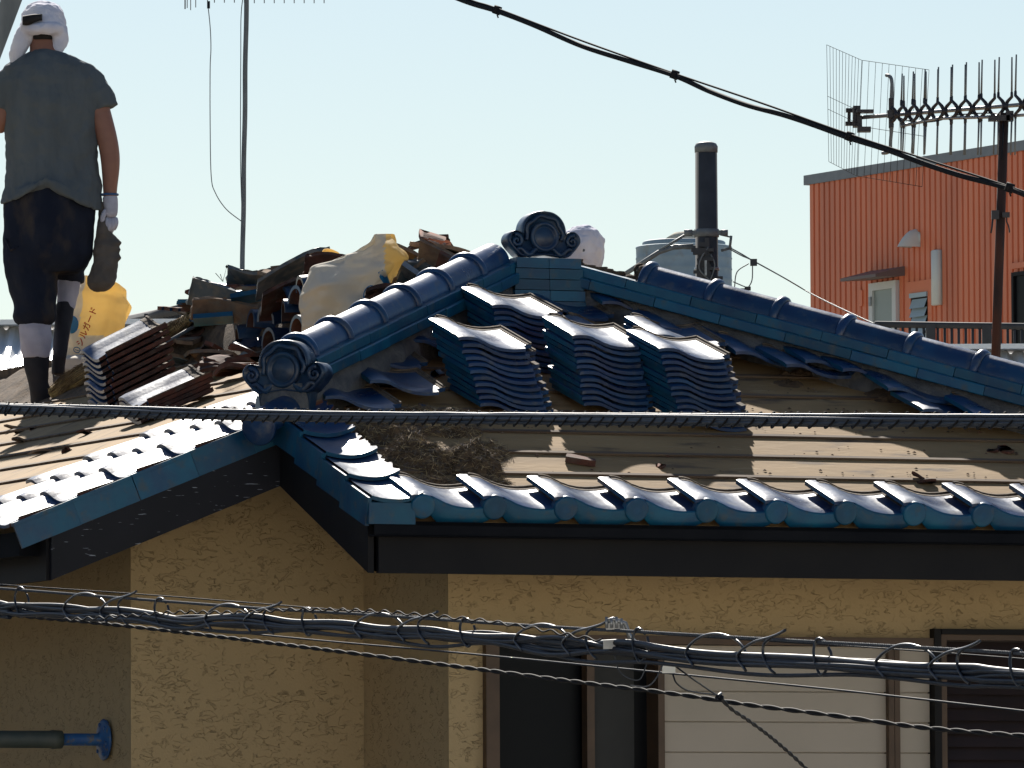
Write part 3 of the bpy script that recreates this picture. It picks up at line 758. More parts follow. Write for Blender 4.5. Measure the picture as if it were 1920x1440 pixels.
# main ridge core running back, and its end stack of four courses
mr_ = MB(); mr_.box((UT, (VT + VB) / 2 - .1, W0 + .4 * VT + .0), (.17, VB - VT - .1, .14)); mr_ = mr_.build('main_ridge', M['clay'], house)
mrw = W0 + .4 * VT
VE = VT - .27                 # front face of the ridge end
for c_ in range(5):
    yb = .155 - .031 - c_ * .041 - .036
    wdt = (.262, .272, .28, .286, .29)[c_]
    for sg in (-1, 1):
        n_ = MB(); hgt = .038
        n_.box((UT + sg * wdt / 4 , VE + .16, mrw + yb - .0), (wdt / 2 - .002, .34 + .006 * c_, hgt))
        n_.build('ridge_end_tile', M['teal'], mr_)
def ornament(parent, mw, s=1.0, disc=.04, flower=True, name='ridge_end_ornament'):
    """scrolled ridge-end tile: x right, y up, z towards the viewer"""
    half = [(0, 0), (.075, -.008), (.10, -.004), (.118, .012), (.135, .03), (.148, .052), (.143, .075), (.125, .09), (.103, .087), (.09, .078),
            (.088, .10), (.08, .125), (.062, .148), (.035, .163), (0, .168)]
    pts = catmull([(x, y, 0) for x, y in half], 3)
    out = [(p.x, p.y) for p in pts] + [(-p.x, p.y) for p in pts[1:-1]][::-1]
    o = MB(); ctr = Vector((0, .07, 0)); rings = []
    for (sc_, z) in ((.9, -.05), (1.0, -.05), (1.0, .012), (.985, .02), (.955, .024), (.92, .022), (.885, .014)):
        rings.append([Vector((x, y, 0)).lerp(ctr, 1 - sc_) + Vector((0, 0, z)) for x, y in out])
    rings[0] = [ctr.lerp(p, .02) + Vector((0, 0, -.05)) for p in rings[0]]
    rings.append([ctr.lerp(p, .05) + Vector((0, 0, .008 - p.z * .0)) for p in rings[-1]])
    o.loft(rings, smooth=True)
    o = o.build(name, M['navy'], parent, mw @ Matrix.Scale(s, 4))
    r = MB(); r.lathe([(0, .022), (disc * .85, .022), (disc * .92, .019), (disc, .019), (disc * 1.1, .027), (disc * 1.25, .03), (disc * 1.4, .026), (disc * 1.5, .008), (0, .006)], 28, T(0, .068, 0)); r.build('centre_disc', M['navy'], o)
    # scalloped arch and side scrolls
    a = MB()
    a.tube([(.072 * math.cos(q_) * (1 + .05 * math.cos(7 * q_)), .078 + .068 * math.sin(q_) * (1 + .05 * math.cos(7 * q_)), .017) for q_ in [-.35 + (math.pi + .7) * j / 40 for j in range(41)]], .0085, 8)
    a.build('arch_moulding', M['navy'], o)
    for sg in (-1, 1):
        sp = MB()
        sp.tube([(sg * (.112 + (.024 - .022 * j / 30) * math.cos(1.2 + j * .3)), .052 + (.024 - .022 * j / 30) * math.sin(1.2 + j * .3), .018) for j in range(31)], [.009 - .004 * j / 30 for j in range(31)], 8)
        sp.tube([(sg * (.012 + .1 * t), .012 + .012 * math.sin(t * 9), .016) for t in [j / 12 for j in range(13)]], [.011 - .004 * abs(j - 6) / 6 for j in range(13)], 8)
        sp.build('side_scroll', M['navy'], o)
    return o
om = T(UT, VE + .05, mrw + .155 - .013 + .03 - .052) @ RX(math.pi / 2)
ornament(mr_, om @ RX(R(-3)), 1.0)
# ornament at the foot of the left hip
fo = hp(.02)
fo = fo + Vector((0, 0, .03)); f2 = frame(fo + lx * .02 + lup * .052 + Vector((0, 0, .03)), lsd, Vector((0, 0, 1)))
zdir = f2.to_3x3() @ Vector((0, 0, 1))
if zdir.dot(lx) > 0: f2 = frame(fo + lx * .02 + lup * .052 + Vector((0, 0, .03)), -lsd, Vector((0, 0, 1)))
ornament(lh, f2 @ T(0, .0, 0), 1.08, disc=.042)
g = MB(); g.prism([(-.085, -.11), (.085, -.11), (.10, -.03), (.11, .02), (-.11, .02), (-.10, -.03)], .05)
g.build('ornament_foot', M['navy'], lh, f2 @ T(0, 0, -.045))
# half round tile with a plain disc under it at the corner
x_, s_, up_, _l = hipframe(hp(-.11), hp(.2))
cb = MB(); b = hp(-.13) + up_ * .035
halfround(cb, b, x_, s_, up_, .34, .062, .05, a0=-.2)
m = frame(b, s_, up_)
zz = m.to_3x3() @ Vector((0, 0, 1))
cb.lathe([(0, -.006), (.06, -.006), (.064, -.003), (.064, .012), (0, .012)], 30, m if zz.dot(x_) > 0 else frame(b, -s_, up_))
cb.build('corner_cover_tile', [M['blue'], M['terra']], lh)
# ================================================================ THINGS ON THE FRONT SLOPE
def on_front(px, py, h=0.0): return FMI @ front(px, py, h)
SB = FM.to_3x3()
def stack(px, py, n, yaw, lean_up, lean_side, tilt, names, group, broken=(), sk=1):
    """n tiles piled on the front slope; px,py = where the left front corner of the lowest tile touches"""
    p = on_front(px, py); rnd = random.Random(sk)
    for k in range(n):
        last = k == n - 1
        m = HM @ FM @ T(p.x + lean_side * k + rnd.uniform(-.005, .005), p.y + lean_up * k + rnd.uniform(-.006, .006), .002 + .0178 * k) @ RZ(yaw + rnd.uniform(-.022, .022)) @ RX(tilt + rnd.uniform(-.008, .008)) @ RY(rnd.uniform(-.006, .006)) @ T(0, 0, -.002 + rnd.uniform(-.0005, .0005))
        o = tile_obj('pantile', TILE_MESH, RIM_MESH if (k > n - 3) else None, None, m)
        lab = names[1] if last else ORD[n - k] + ' tile from the top of ' + names[0]
        tag(o, lab, 'roof tile', group)
ORD = ['', 'first', 'second', 'third', 'fourth', 'fifth', 'sixth', 'seventh', 'eighth', 'ninth', 'tenth', 'eleventh', 'twelfth', 'thirteenth', 'fourteenth']
SG = 'blue roof tiles stacked on the battens'
TL = R(-4.5)
stack(942, 702, 10, R(3), .0165, -.001, TL, ('the rearmost blue stack just below the ridge end', 'bright blue tile on top of the rearmost stack under the left hip ridge, brown rim'), SG, sk=2)
stack(1231, 712, 6, R(2), .0165, .001, TL, ('the low blue stack half hidden behind the right stack', 'blue tile on top of the low stack behind the right hand front stack'), SG, sk=3)
stack(899, 783, 11, R(3), .021, -.003, TL, ('the left front stack of blue tiles', 'shining blue tile on top of the left hand front stack beside the left hip ridge'), SG, sk=4)
stack(1093, 783, 12, R(3), .017, .0, TL, ('the middle front stack of blue tiles', 'blue tile with a brown rim on top of the middle front stack'), SG, sk=5)
stack(1274, 812, 12, R(4), .019, -.003, TL, ('the right front stack of blue tiles', 'blue tile with chipped corner on top of the right hand front stack'), SG, sk=6)
# small shards lying on the sheathing
def shard_mesh(seed, size, th=.013, curve=.02, glaze=0):
    r_ = random.Random(seed); n = r_.randint(5, 8); pts = []
    a0 = r_.uniform(0, 6)
    for i in range(n):
        a = a0 + 2 * math.pi * (i + r_.uniform(-.25, .25)) / n
        rad = size * r_.uniform(.45, 1.0)
        pts.append((rad * math.cos(a) * 1.25, rad * math.sin(a) * .85))
    # jagged outline
    out = []
    for i in range(n):
        a = Vector(pts[i]); b = Vector(pts[(i + 1) % n]); K = 3
        for j in range(K):
            t = j / K; p = a.lerp(b, t)
            if j: p += Vector((r_.uniform(-1, 1), r_.uniform(-1, 1))) * size * .05
            out.append(p)
    mb = MB(); m = len(out); rings = []
    z = lambda p: curve * math.sin(p.x / size * 1.6 + seed) * 1.0
    f = lambda s: [(p.x * s, p.y * s, z(p * s)) for p in out]
    top = [f(s) for s in (.02, .35, .7, 1.0)]; bot = [[(x, y, zz - th) for x, y, zz in rg] for rg in top][::-1]
    mb.loft(top, mi=0, smooth=True, cap=True); mb.loft([top[-1], bot[0]], mi=1, smooth=False, cap=False); mb.loft(bot, mi=1, smooth=True, cap=True)
    return mb.data('tile_shard', [(M['navy'], M['terra'], M['teal'], M['clay2'], M['greyglaze'])[glaze], M['clay2'] if glaze > 2 else M['terra']])
def shard(mesh, mw, label, group=None, cat='tile shard'):
    o = bpy.data.objects.new('tile_shard', mesh); COL.objects.link(o); o.matrix_world = mw
    return tag(o, label, cat, group)
p = on_front(1088, 872)
g = MB(); g.prism([(-.055, .0), (-.05, .045), (-.035, .05), (.05, .018), (.052, -.008), (.03, -.012)], .022)
o = g.build('tile_shard', M['terra'], None, HM @ FM @ T(p.x, p.y, .003) @ RZ(R(-20)) @ RX(R(-3)))
tag(o, 'wedge of pale fired clay lying alone on the sheathing below the middle stack', 'tile shard')
for (px, py, sz, lab, s_, gl) in ((1237, 876, .03, 'small thin brown splinter propped against the batten near the middle of the eave', 5, 1),
        (1722, 900, .045, 'dark broken tile piece standing on the lowest batten at the right', 8, 1), (1742, 908, .05, 'flat dark tile chip beside the standing piece at the right end of the eave', 9, 1),
        (1885, 845, .055, 'curved terracotta piece at the right edge of the bare sheathing', 11, 1), (1862, 848, .03, 'little rusty clay crumb left of the curved terracotta piece', 12, 1),
        (820, 706, .04, 'thin grey tile flake behind the left hand front stack', 13, 0), (790, 768, .03, 'pale flake on the bare sheathing left of the stacks', 14, 0)):
    p = on_front(px, py); sd = shard_mesh(s_, sz * .8, .009, .008, gl)
    shard(sd, HM @ FM @ T(p.x, p.y, .012) @ RZ(s_) @ RX(.5 if 'stand' in lab or 'prop' in lab else .12), lab)
# white bent wire clip near the right hip
p = front(1800, 757, .03); p2 = front(1822, 768, .03); p3 = front(1820, 776, .03)
g = MB(); g.tube(catmull([p, p.lerp(p2, .8), p2, p3], 4), .0025, 6); o = g.build('wire_clip', M['galv'], None, HM); tag(o, 'little white bent wire clip on the tiles under the right hip ridge', 'wire')
g = MB(); rc_ = random.Random(31)
for k in range(260):
    px = rc_.uniform(700, 1910); py = rc_.choice((895, 853, 812, 772, 735)) + rc_.uniform(-24, 4) * rc_.random(); p = front(px, py, .003)
    s_ = rc_.uniform(.0015, .006); a_ = rc_.uniform(0, 6.28)
    q = [p + Vector((s_ * 1.6 * math.cos(a_ + i * 1.57), s_ * math.sin(a_ + i * 1.57) * CT, s_ * math.sin(a_ + i * 1.57) * ST)) for i in range(4)]; t_ = p + Vector((0, 0, s_ * .8))
    g.add(q + [t_], [(0, 1, 4), (1, 2, 4), (2, 3, 4), (3, 0, 4)], k % 3)
tag(g.build('clay_crumbs', [M['clay'], M['terra'], M['clay2']], None, HM), 'tiny clay crumbs strewn over the bare front sheathing', 'debris', None, 'stuff')
# heap of old straw, clay and feathers
def straw_heap(name, spots, label, nstr, base_mat, strand_mats, seed, to=front, HTM=HM, slen=.05, zmul=1.0):
    r_ = random.Random(seed); mb = MB()
    nrm = Vector(NF) if to is front else Vector(NL)
    ax = Vector((1, 0, 0)) if to is front else Vector((0, -1, 0))
    ay = nrm.cross(ax)
    for (px, py, rx_, ry_, h) in spots:
        c = to(px, py)
        def fn(a, b, c=c, rx_=rx_, ry_=ry_, h=h):
            x = (a - .5) * 2.2; y = (b - .5) * 2.2; rr_ = math.sqrt(x * x + y * y)
            ang = math.atan2(y, x)
            fall = max(0.0, 1 - (rr_ / (1 + .25 * noise.noise(Vector((math.cos(ang) * 2 + c.x * 9, math.sin(ang) * 2, seed)))) ) ** 2.2)
            n_ = .6 + .55 * noise.noise(Vector((x * 2.1 + c.x * 7, y * 2.1, c.y * 5))) + .22 * noise.noise(Vector((x * 6, y * 6, c.x * 9))) + .2 * noise.noise(Vector((x * 14, y * 14, c.x * 9)))
            return c + ax * x * rx_ + ay * y * ry_ + nrm * (h * fall * max(.12, n_) * 1.6 - .004)
        mb.grid(fn, 44, 30, 0, True)
        N_ = int(nstr * rx_ * ry_ * 400)
        for i in range(N_):
            a = r_.uniform(.05, .95); b = r_.uniform(.05, .95)
            p = fn(a, b)
            if (a - .5) ** 2 + (b - .5) ** 2 > .21 and r_.random() > .25: continue
            d = (ax * r_.uniform(-1, 1) + ay * r_.uniform(-1, 1) + nrm * r_.uniform(-.2, .45)).normalized()
            ln = slen * r_.uniform(.4, 1.5); w = r_.uniform(.0006, .0016); sd = d.cross(nrm).normalized() * w
            bend = (ax * r_.uniform(-1, 1) + ay * r_.uniform(-1, 1)) * ln * .25
            q0 = p - d * ln * .4; q1 = p + bend * .5 + nrm * .002; q2 = p + d * ln * .6 + bend * 0
            up = nrm * w
            mb.add([q0 - sd, q0 + sd, q0 + up, q1 - sd, q1 + sd, q1 + up, q2], [(0, 1, 4, 3), (1, 2, 5, 4), (2, 0, 3, 5), (3, 4, 6), (4, 5, 6), (5, 3, 6)], 1 + (i % (len(strand_mats))), False)
    o = mb.build(name, [base_mat] + strand_mats, None, HTM)
    return o
M['greyfluff'] = mat('grey_feather_fluff', (.20, .18, .16), (.12, .10, .09), scale=30, rough=1)
o = straw_heap('straw_debris', [(735, 815, .13, .12, .05), (700, 822, .09, .1, .035), (835, 805, .14, .1, .045), (790, 870, .17, .13, .055), (880, 880, .11, .14, .075), (900, 852, .1, .09, .04), (760, 862, .09, .09, .05), (790, 905, .12, .05, .02),
    (905, 905, .1, .05, .018), (790, 780, .1, .06, .03), (860, 790, .09, .06, .03), (930, 848, .05, .04, .02)], '', 260, M['straw2'], [M['strand'], M['straw2'], M['greyfluff'], M['strand'], M['strand3'], M['strand']], 4)
tag(o, 'heap of old brown straw, clay and grey fluff on the battens left of the tile stacks', 'debris', None, 'stuff')
o = straw_heap('dirt_crumbs', [(1480, 720, .07, .05, .014), (1690, 745, .16, .08, .03), (1640, 700, .2, .05, .03), (830, 640, .1, .06, .03), (1250, 640, .2, .08, .03), (870, 700, .1, .05, .02), (1500, 705, .1, .04, .02)], '', 12, M['clay'], [M['strand'], M['clay']], 5, slen=.02)
tag(o, 'brown clay crumbs and dirt scattered under the hip ridges', 'debris', None, 'stuff')
# ================================================================ THINGS ON THE LEFT SLOPE
LMW = HM @ LM
# stacks seen from their unglazed long side
def lstack(px, py, n, pitch, yaw, tilt, labs, group, seed, lean=.012):
    p = LMI @ left(px, py); rnd = random.Random(seed)
    for k in range(n):
        m = LMW @ T(p.x - .305 + rnd.uniform(-.004, .004), p.y + lean * k + rnd.uniform(-.006, .006), .004 + pitch * k) @ RZ(yaw + rnd.uniform(-.02, .02)) @ RX(tilt) @ T(0, 0, 0)
        o = tile_obj('pantile', TILE_MESH, RIM_MESH if k == n - 1 else None, None, m)
        tag(o, labs[1] if k == n - 1 else ORD[n - k] + ' tile from the top of ' + labs[0], 'roof tile', group)
LG = 'tiles stacked near the worker'
lstack(222, 768, 9, .0245, R(-6), R(5), ('the taller brown sided stack by the worker', 'topmost tile of the taller stack by the worker, its clay side towards the street'), LG, 11, .006)
lstack(283, 792, 4, .018, R(-6), R(2), ('the low stack nearest the left verge', 'gleaming tile on top of the low stack nearest the left verge'), LG, 12, .006)
# rubble along the ridge: a mound of clay with broken tiles
mound = MB()
def moundh(v):   # height above ridge line along the ridge
    return interp([VT + .3, 2.9, 3.4, 4.2, 5.0, 5.8, 6.4, 7.5, 8.6, 9.2], [.02, .10, .15, .15, .15, .13, .08, .04, .05, .02], v)
def mpos(v, s):  # s across the ridge: -1 down the left slope ... 1 over the crest
    h = moundh(v); n_ = noise.noise(Vector((v * 2.3, s * 2, 1))) * .07 + noise.noise(Vector((v * 7, s * 6, 3))) * .03
    nar = 0.0 if v < 3.1 or v > 5.9 else min(1, (v - 3.1) / .25, (5.9 - v) / .25)
    u = UT + s * (.62 if s > 0 else lerp(.5, .2, nar))
    base = W0 + .4 * (u + L) if u < UT else W0 + .4 * (UR - u) * (VT / VT) 
    if u >= UT: base = W0 + .4 * VT - .4 * (u - UT)
    n_ += noise.noise(Vector((v * 19, s * 15, 5))) * .018; prof = max(0, 1 - abs(s) ** 1.7)
    return Vector((u, v, base - .01 + (h + n_) * prof + .05 * max(0, prof)))
mound.grid(lambda a, b: mpos(lerp(VT + .25, 9.3, a), lerp(-1.25, 1, b)), 120, 26)
o = mound.build('rubble_mound', M['clay'], None, HM)
tag(o, 'long mound of brown bedding clay and rubble heaped along the far roof ridge', 'debris', None, 'stuff')
SH = [shard_mesh(100 + i, .085 + .015 * (i % 4), .015, .02 + .008 * (i % 3), (3, 0, 1, 4, 3, 2, 3, 1, 4, 3)[i]) for i in range(10)]
# big broken halves of real tiles
def half_tile(seed, ln, jag):
    mb, rm = s_tile(length=ln, jag=jag, seed=seed); return mb.data('broken_tile', [M['navy'], M['terra'], M['rim'], M['teal']])
SHC = ['pale clay', 'dark glazed', 'brown clay', 'grey glazed', 'pale clay', 'blue glazed', 'pale clay', 'brown clay', 'grey glazed', 'pale clay']
HT = [half_tile(21, .26, .11), half_tile(22, .2, .06), half_tile(23, .305, .16), half_tile(24, .28, .02)]
rs = random.Random(99)
desc = ['broken piece of brown clay tile in the rubble heap along the ridge']
GR = 'broken tile pieces heaped along the ridge'
for i in range(105):
    px = rs.uniform(335, 850); 
    v_ = None
    # choose a spot on the mound: v from pixel along the ridge line
    v_ = interp([335, 400, 500, 600, 700, 850], [6.0, 5.6, 5.0, 4.4, 3.8, 3.05], px); s = rs.uniform(-1.0 if not 425 < px < 610 else -.5, .25)
    c = mpos(v_, s)
    big = rs.random() < .22 and px < 700
    if 425 < px < 612 and s < .0: continue
    if 560 < px < 770 and s < .1: continue
    me = rs.choice(HT) if big else rs.choice(SH)
    flip = rs.random() < .45
    m = HM @ T(c + Vector((0, 0, .02 + rs.uniform(0, .04)))) @ RZ(rs.uniform(0, 6.28)) @ RX(rs.uniform(-.42, .42)) @ RY(rs.uniform(-.4, .4) + (math.pi if flip else 0)) @ (T(-.13, -.12, 0) if big else T(0, 0, 0))
    o = bpy.data.objects.new('broken_tile', me); COL.objects.link(o); o.matrix_world = m
    wh = 'at the left end of the rubble heap' if px < 440 else ('in the heap between mast and sack' if px < 590 else ('in the heap behind the large sack' if px < 740 else 'in the heap right of the sack'))
    tag(o, ('big broken tile half ' if big else 'small %s piece ' % SHC[SH.index(me)]) + ('near the crest ' if s > -.2 else 'low down ') + wh, 'broken tile', GR)
# more scattered lower on the left slope
for i in range(26):
    px = rs.uniform(380, 470); py = rs.uniform(610, 700)
    c = left(px, py, .03); me = SH[(2, 0, 1, 3)[i % 4]]
    o = bpy.data.objects.new('broken_tile', me); COL.objects.link(o)
    o.matrix_world = HM @ T(c) @ RZ(rs.uniform(0, 6.28)) @ RX(rs.uniform(-.5, .5)) @ RY(rs.uniform(-.4, .4)); tag(o, ['brown clay', 'pale clay', 'dark glazed', 'grey glazed'][i % 4] + ' tile bit scattered on the left slope below the rubble heap', 'broken tile', GR)
for i in range(16):
    px = rs.uniform(0, 300); py = rs.uniform(752, 850)
    c = left(px, py, .006); me = rs.choice(SH)
    o = bpy.data.objects.new('broken_tile', me); COL.objects.link(o)
    o.matrix_world = HM @ T(c) @ RZ(rs.uniform(0, 6.28)) @ RX(rs.uniform(-.2, .2)) @ RY(rs.uniform(-.3, .1)) @ Matrix.Scale(rs.uniform(.25, .6), 4); tag(o, 'little clay tile chip on the bare left slope around the worker', 'broken tile', 'clay chips on the bare left slope')
# individually placed large pieces (pixel, depth Y, size, rotation, label)
def placed(px, py, Y, mesh, rot, lab, sc_=1.0):
    w = at(px, py, Y)
    m = T(w) @ RZ(rot[2]) @ RY(rot[1]) @ RX(rot[0]) @ Matrix.Scale(sc_, 4)
    o = bpy.data.objects.new('broken_tile', mesh); COL.objects.link(o); o.matrix_world = m
    tag(o, lab, 'broken tile', GR); return o
def bent(pts, wdt, th, mi=0):       # a curved tile piece: profile pts (x,z) swept along y
    mb = MB(); P = catmull([(x, 0, z) for x, z in pts], 5); K = len(P); n_ = 6
    rings = []
    for k in range(n_ + 1):
        y = wdt * (k / n_ - .5)
        rings.append([(p.x + .014 * noise.noise(Vector((k * .9, i * .25, wdt * 40))), y + .012 * noise.noise(Vector((i * .7, k * .3, wdt * 60))), p.z + th / 2) for i, p in enumerate(P)] + [(p.x, y, p.z - th / 2) for p in P][::-1])
    mb.loft(rings, smooth=False); return mb.data('broken_tile', [(M['terra'], M['greyglaze'], M['clay2'], M['terra'], M['greyglaze'])[int(wdt * 1000 + len(pts) + abs(pts[0][0]) * 100) % 5], M['navy']])
placed(402, 560, 33.6, bent([(-.10, .045), (-.08, .045), (-.01, .01), (.10, -.035)], .12, .018), (R(-62), R(8), R(10)), 'big brown curved tile piece standing up at the left end of the rubble heap')
placed(420, 584, 33.5, bent([(-.13, -.01), (-.05, .02), (.03, .01), (.13, -.02)], .09, .018), (R(-60), R(6), R(5)), 'long reddish tile piece lying across the left end of the rubble heap')
placed(480, 532, 34.2, bent([(-.12, .03), (-.02, .0), (.06, .02), (.14, -.01)], .16, .018), (R(-28), R(2), R(5)), 'pale topped brown tile piece beside the foot of the aerial mast')
placed(560, 510, 33.3, bent([(-.17, -.08), (-.05, 0), (.05, .05), (.12, .06)], .2, .016), (R(-18), R(0), R(5)), 'long grey tile leaning up to the top of the rubble heap left of the sack')
placed(622, 512, 32.9, bent([(-.11, .0), (-.04, .03), (.05, .025), (.12, -.01)], .15, .016), (R(-42), R(6), R(0)), 'arched dark tile at the crest of the heap behind the sack')
placed(560, 545, 33.0, bent([(-.15, -.07), (-.02, .0), (.15, .06)], .2, .016), (R(-24), R(0), R(5)), 'slanting dark tile above the half round cover tiles')
placed(780, 500, 32.0, bent([(-.09, .04), (0, .01), (.09, -.035)], .14, .016), (R(-30), R(10), R(0)), 'brown tile piece sticking up right of the sack')
placed(826, 492, 31.85, bent([(-.09, .05), (0, .01), (.09, -.04)], .12, .018), (R(-40), R(8), R(0)), 'pointed dark clay piece on the heap above the left hip ridge')
placed(784, 522, 31.9, bent([(-.08, .0), (0, .02), (.08, -.01)], .12, .02), (R(-55), R(12), R(20)), 'square brown clay chunk between the sack and the left hip ridge')
placed(848, 512, 31.7, bent([(-.07, .03), (0, .01), (.08, -.03)], .12, .018), (R(-42), R(18), R(0)), 'small dark tile piece touching the upper left hip ridge')
placed(752, 490, 32.2, bent([(-.05, .02), (0, .01), (.06, -.03)], .1, .018), (R(-42), R(-10), R(0)), 'dark tile corner peeping out right behind the sack')
for (px, py, rz_, lab) in ((470, 556, 10, 'pale blue strip of noshi tile across the middle of the rubble heap'), (400, 598, 4, 'thin blue tile edge under the big brown piece'), (770, 512, -35, 'whitish chip of tile right of the sack')):
    g = MB(); g.box((0, 0, 0), (.16 if px < 700 else .09, .08, .02)); w = at(px, py, 33.5 if px < 700 else 31.85)
    o = g.build('broken_tile', M['teal'] if px < 700 else M['galv'], None, T(w) @ RY(R(-rz_)) @ RX(R(-20))); tag(o, lab, 'broken tile', GR)
# half round cover tiles lying in a pile
def cover_tile():
    mb = MB(); halfround(mb, Vector((0, 0, 0)), Vector((1, 0, 0)), Vector((0, 1, 0)), Vector((0, 0, 1)), .27, .066, .052)
    return mb.data('ridge_cover_tile', [M['navy'], M['terra']])
CVM = cover_tile()
ctx = [(445, 640, 0), (503, 645, 1), (469, 610, 0), (498, 602, 1), (531, 592, 0), (552, 566, 0), (563, 548, 1), (590, 640, 0), (570, 610, 1), (528, 566, 0), (600, 590, 0), (456, 690, 0), (590, 565, 1), (556, 622, 1)]
for i, (px, py, a) in enumerate(ctx):
    w = at(px, py, 33.45 - (px - 445) * .0105 + (655 - py) * .004)
    m = T(w) @ RZ(A + R((-14, 4, -6, 10)[i % 4])) @ RY(R(-6 + 5 * (i % 3))) @ RX(R((8, -14, 3)[i % 3]))
    o = bpy.data.objects.new('ridge_cover_tile', CVM); COL.objects.link(o); o.matrix_world = m
    tag(o, 'half round blue ridge tile ' + ('low' if py > 605 else ('midway' if py > 570 else 'high')) + ' in the pile ' + ('farthest from' if px < 500 else ('against' if px > 550 else 'near')) + ' the sack, red inside', 'ridge tile', 'half round ridge tiles piled beside the sack')
# collar tile with lining lying in front of the pile
# ---------------------------------------------------------------- paper sacks
def sack(name, outline, Y, depth, matl, label, seed, crease=.018, rows=26, n=28, mats=None, lean=0.0):
    """outline: list of (py, xleft, xright); closed crumpled bag, real depth"""
    r_ = random.Random(seed); mb = MB(); rings = []
    ys = [q_[0] for q_ in outline]
    c0 = at((outline[0][1] + outline[-1][2]) / 2, (ys[0] + ys[-1]) / 2, Y)
    folds = []
    for k in range(11):
        a_ = r_.uniform(0, math.pi); folds.append((math.cos(a_), math.sin(a_), r_.uniform(-.17, .17), r_.uniform(.02, .07), r_.uniform(-.5, .6)))
    for j in range(rows + 1):
        py = lerp(ys[0], ys[-1], j / rows)
        xl = interp(ys, [q_[1] for q_ in outline], py); xr = interp(ys, [q_[2] for q_ in outline], py)
        dp = interp(ys, [q_[3] for q_ in outline], py) * depth
        a = at(xl, py, Y); b = at(xr, py, Y); c = (a + b) / 2 + Vector((0, lean * j / rows, 0)); hw = (b - a).length / 2
        ring = []
        for i in range(n):
            th_ = 2 * math.pi * i / n
            cx, cy = math.cos(th_), math.sin(th_)
            e = .42
            x = math.copysign(abs(cx) ** e, cx) * hw; y = math.copysign(abs(cy) ** e, cy) * dp
            p = c + Vector((x, y, 0))
            q_ = Vector((p.x * 5 + seed, p.y * 5, p.z * 5))
            d = (abs(noise.noise(q_)) - .25) * 2.6 + (abs(noise.noise(q_ * 2.6)) - .25) * .7 + noise.noise(q_ * 6) * .18
            nn = Vector((x / max(hw, .01), y / max(dp, .01) * 1.6, 0)).normalized() if dp > 0 else Vector((0, 1, 0))
            d *= .55
            for (nx_, nz_, of_, wd_, am_) in folds:
                t_ = abs((p.x - c0.x) * nx_ + (p.z - c0.z) * nz_ - of_) / wd_
                if t_ < 1: d += am_ * .8 * (1 - t_)
            ring.append(p + nn * d * crease * min(1, dp / .04) * (2.0 if abs(nn.y) > .6 else .22))
        rings.append(ring)
    mb.loft(rings, smooth=True)
    o = mb.build(name, mats or [matl])
    sh_ = o.modifiers.new('sub', 'SUBSURF'); sh_.levels = 1; sh_.render_levels = 1
    return o, rings
def text_mesh(txt, size, matl, name, parent, mw, bold=0.0):
    cu = bpy.data.curves.new(name, 'FONT'); cu.body = txt; cu.size = size; cu.extrude = .0006; cu.offset = bold; cu.align_x = 'CENTER'; cu.align_y = 'CENTER'
    tmp = bpy.data.objects.new(name, cu); COL.objects.link(tmp)
    dg = bpy.context.evaluated_depsgraph_get(); me = bpy.data.meshes.new_from_object(tmp.evaluated_get(dg)); me.name = name
    bpy.data.objects.remove(tmp, do_unlink=True)
    me.materials.clear(); me.materials.append(matl)
    o = bpy.data.objects.new(name, me); COL.objects.link(o); o.parent = parent; o.matrix_local = mw
    return o
def onto(o, target, off=.0012):
    """drape a flat print onto the sack by a projection along the sack's depth"""
    m = o.modifiers.new('wrap', 'SHRINKWRAP'); m.target = target; m.wrap_method = 'PROJECT'; m.use_project_z = True; m.use_negative_direction = True; m.use_positive_direction = True; m.offset = off
# large cream sack
YS = 31.95
o, _ = sack('paper_sack', [(438, 702, 740, .15), (452, 694, 744, .35), (470, 668, 745, .55), (490, 622, 742, .7), (505, 590, 740, .8), (540, 582, 734, .95), (575, 580, 728, 1), (600, 574, 722, 1), (640, 566, 716, 1.0), (668, 566, 700, .9)], YS, .125, M['paper'],
    '', 5, crease=.045, rows=80, n=90, mats=[M['paper'], M['ypaper']])
# backlit glow of the sack's thin upper corner, put into its colour as yellow
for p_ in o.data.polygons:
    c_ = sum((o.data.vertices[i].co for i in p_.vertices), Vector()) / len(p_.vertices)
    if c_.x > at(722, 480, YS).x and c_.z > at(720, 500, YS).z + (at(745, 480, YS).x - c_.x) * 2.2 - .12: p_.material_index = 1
tag(o, 'large crumpled cream paper sack standing among the rubble behind the left hip ridge', 'paper sack')
lm = T(at(694, 548, YS - .2)) @ RX(math.pi / 2) @ RZ(R(-14))
g = MB()
g.tube([(.026 * math.cos(q_), .034 * math.sin(q_), 0) for q_ in [2 * math.pi * i / 30 for i in range(31)]], .0022, 5)
g.box((0, 0, 0), (.026, .003, .002)); g.box((0, .011, 0), (.022, .003, .002)); g.box((0, -.011, 0), (.026, .003, .002)); g.box((0, 0, .001), (.003, .026, .002)); g.box((.011, 0, .001), (.003, .022, .002)); g.box((-.011, 0, .001), (.003, .022, .002))
lg = g.build('round_emblem', M['blueprint'], o, lm); onto(lg, o)
g = MB(); g.prism([(-.03, .03), (-.012, .04), (.005, .02), (.014, -.005), (.01, -.045), (-.004, -.04), (-.01, -.01), (-.024, .01)], .001)
lg = g.build('blue_mark', M['blueprint'], o, T(at(723, 522, YS - .2)) @ RX(math.pi / 2)); onto(lg, o)
g = MB()
for k in range(2): pass
o2, _ = sack('sack_corner', [(466, 606, 622, .2), (474, 602, 640, .6), (484, 600, 642, .9), (496, 602, 640, 1)], 32.95, .05, M['ypaper'], '', 9, crease=.02, rows=8, n=18)
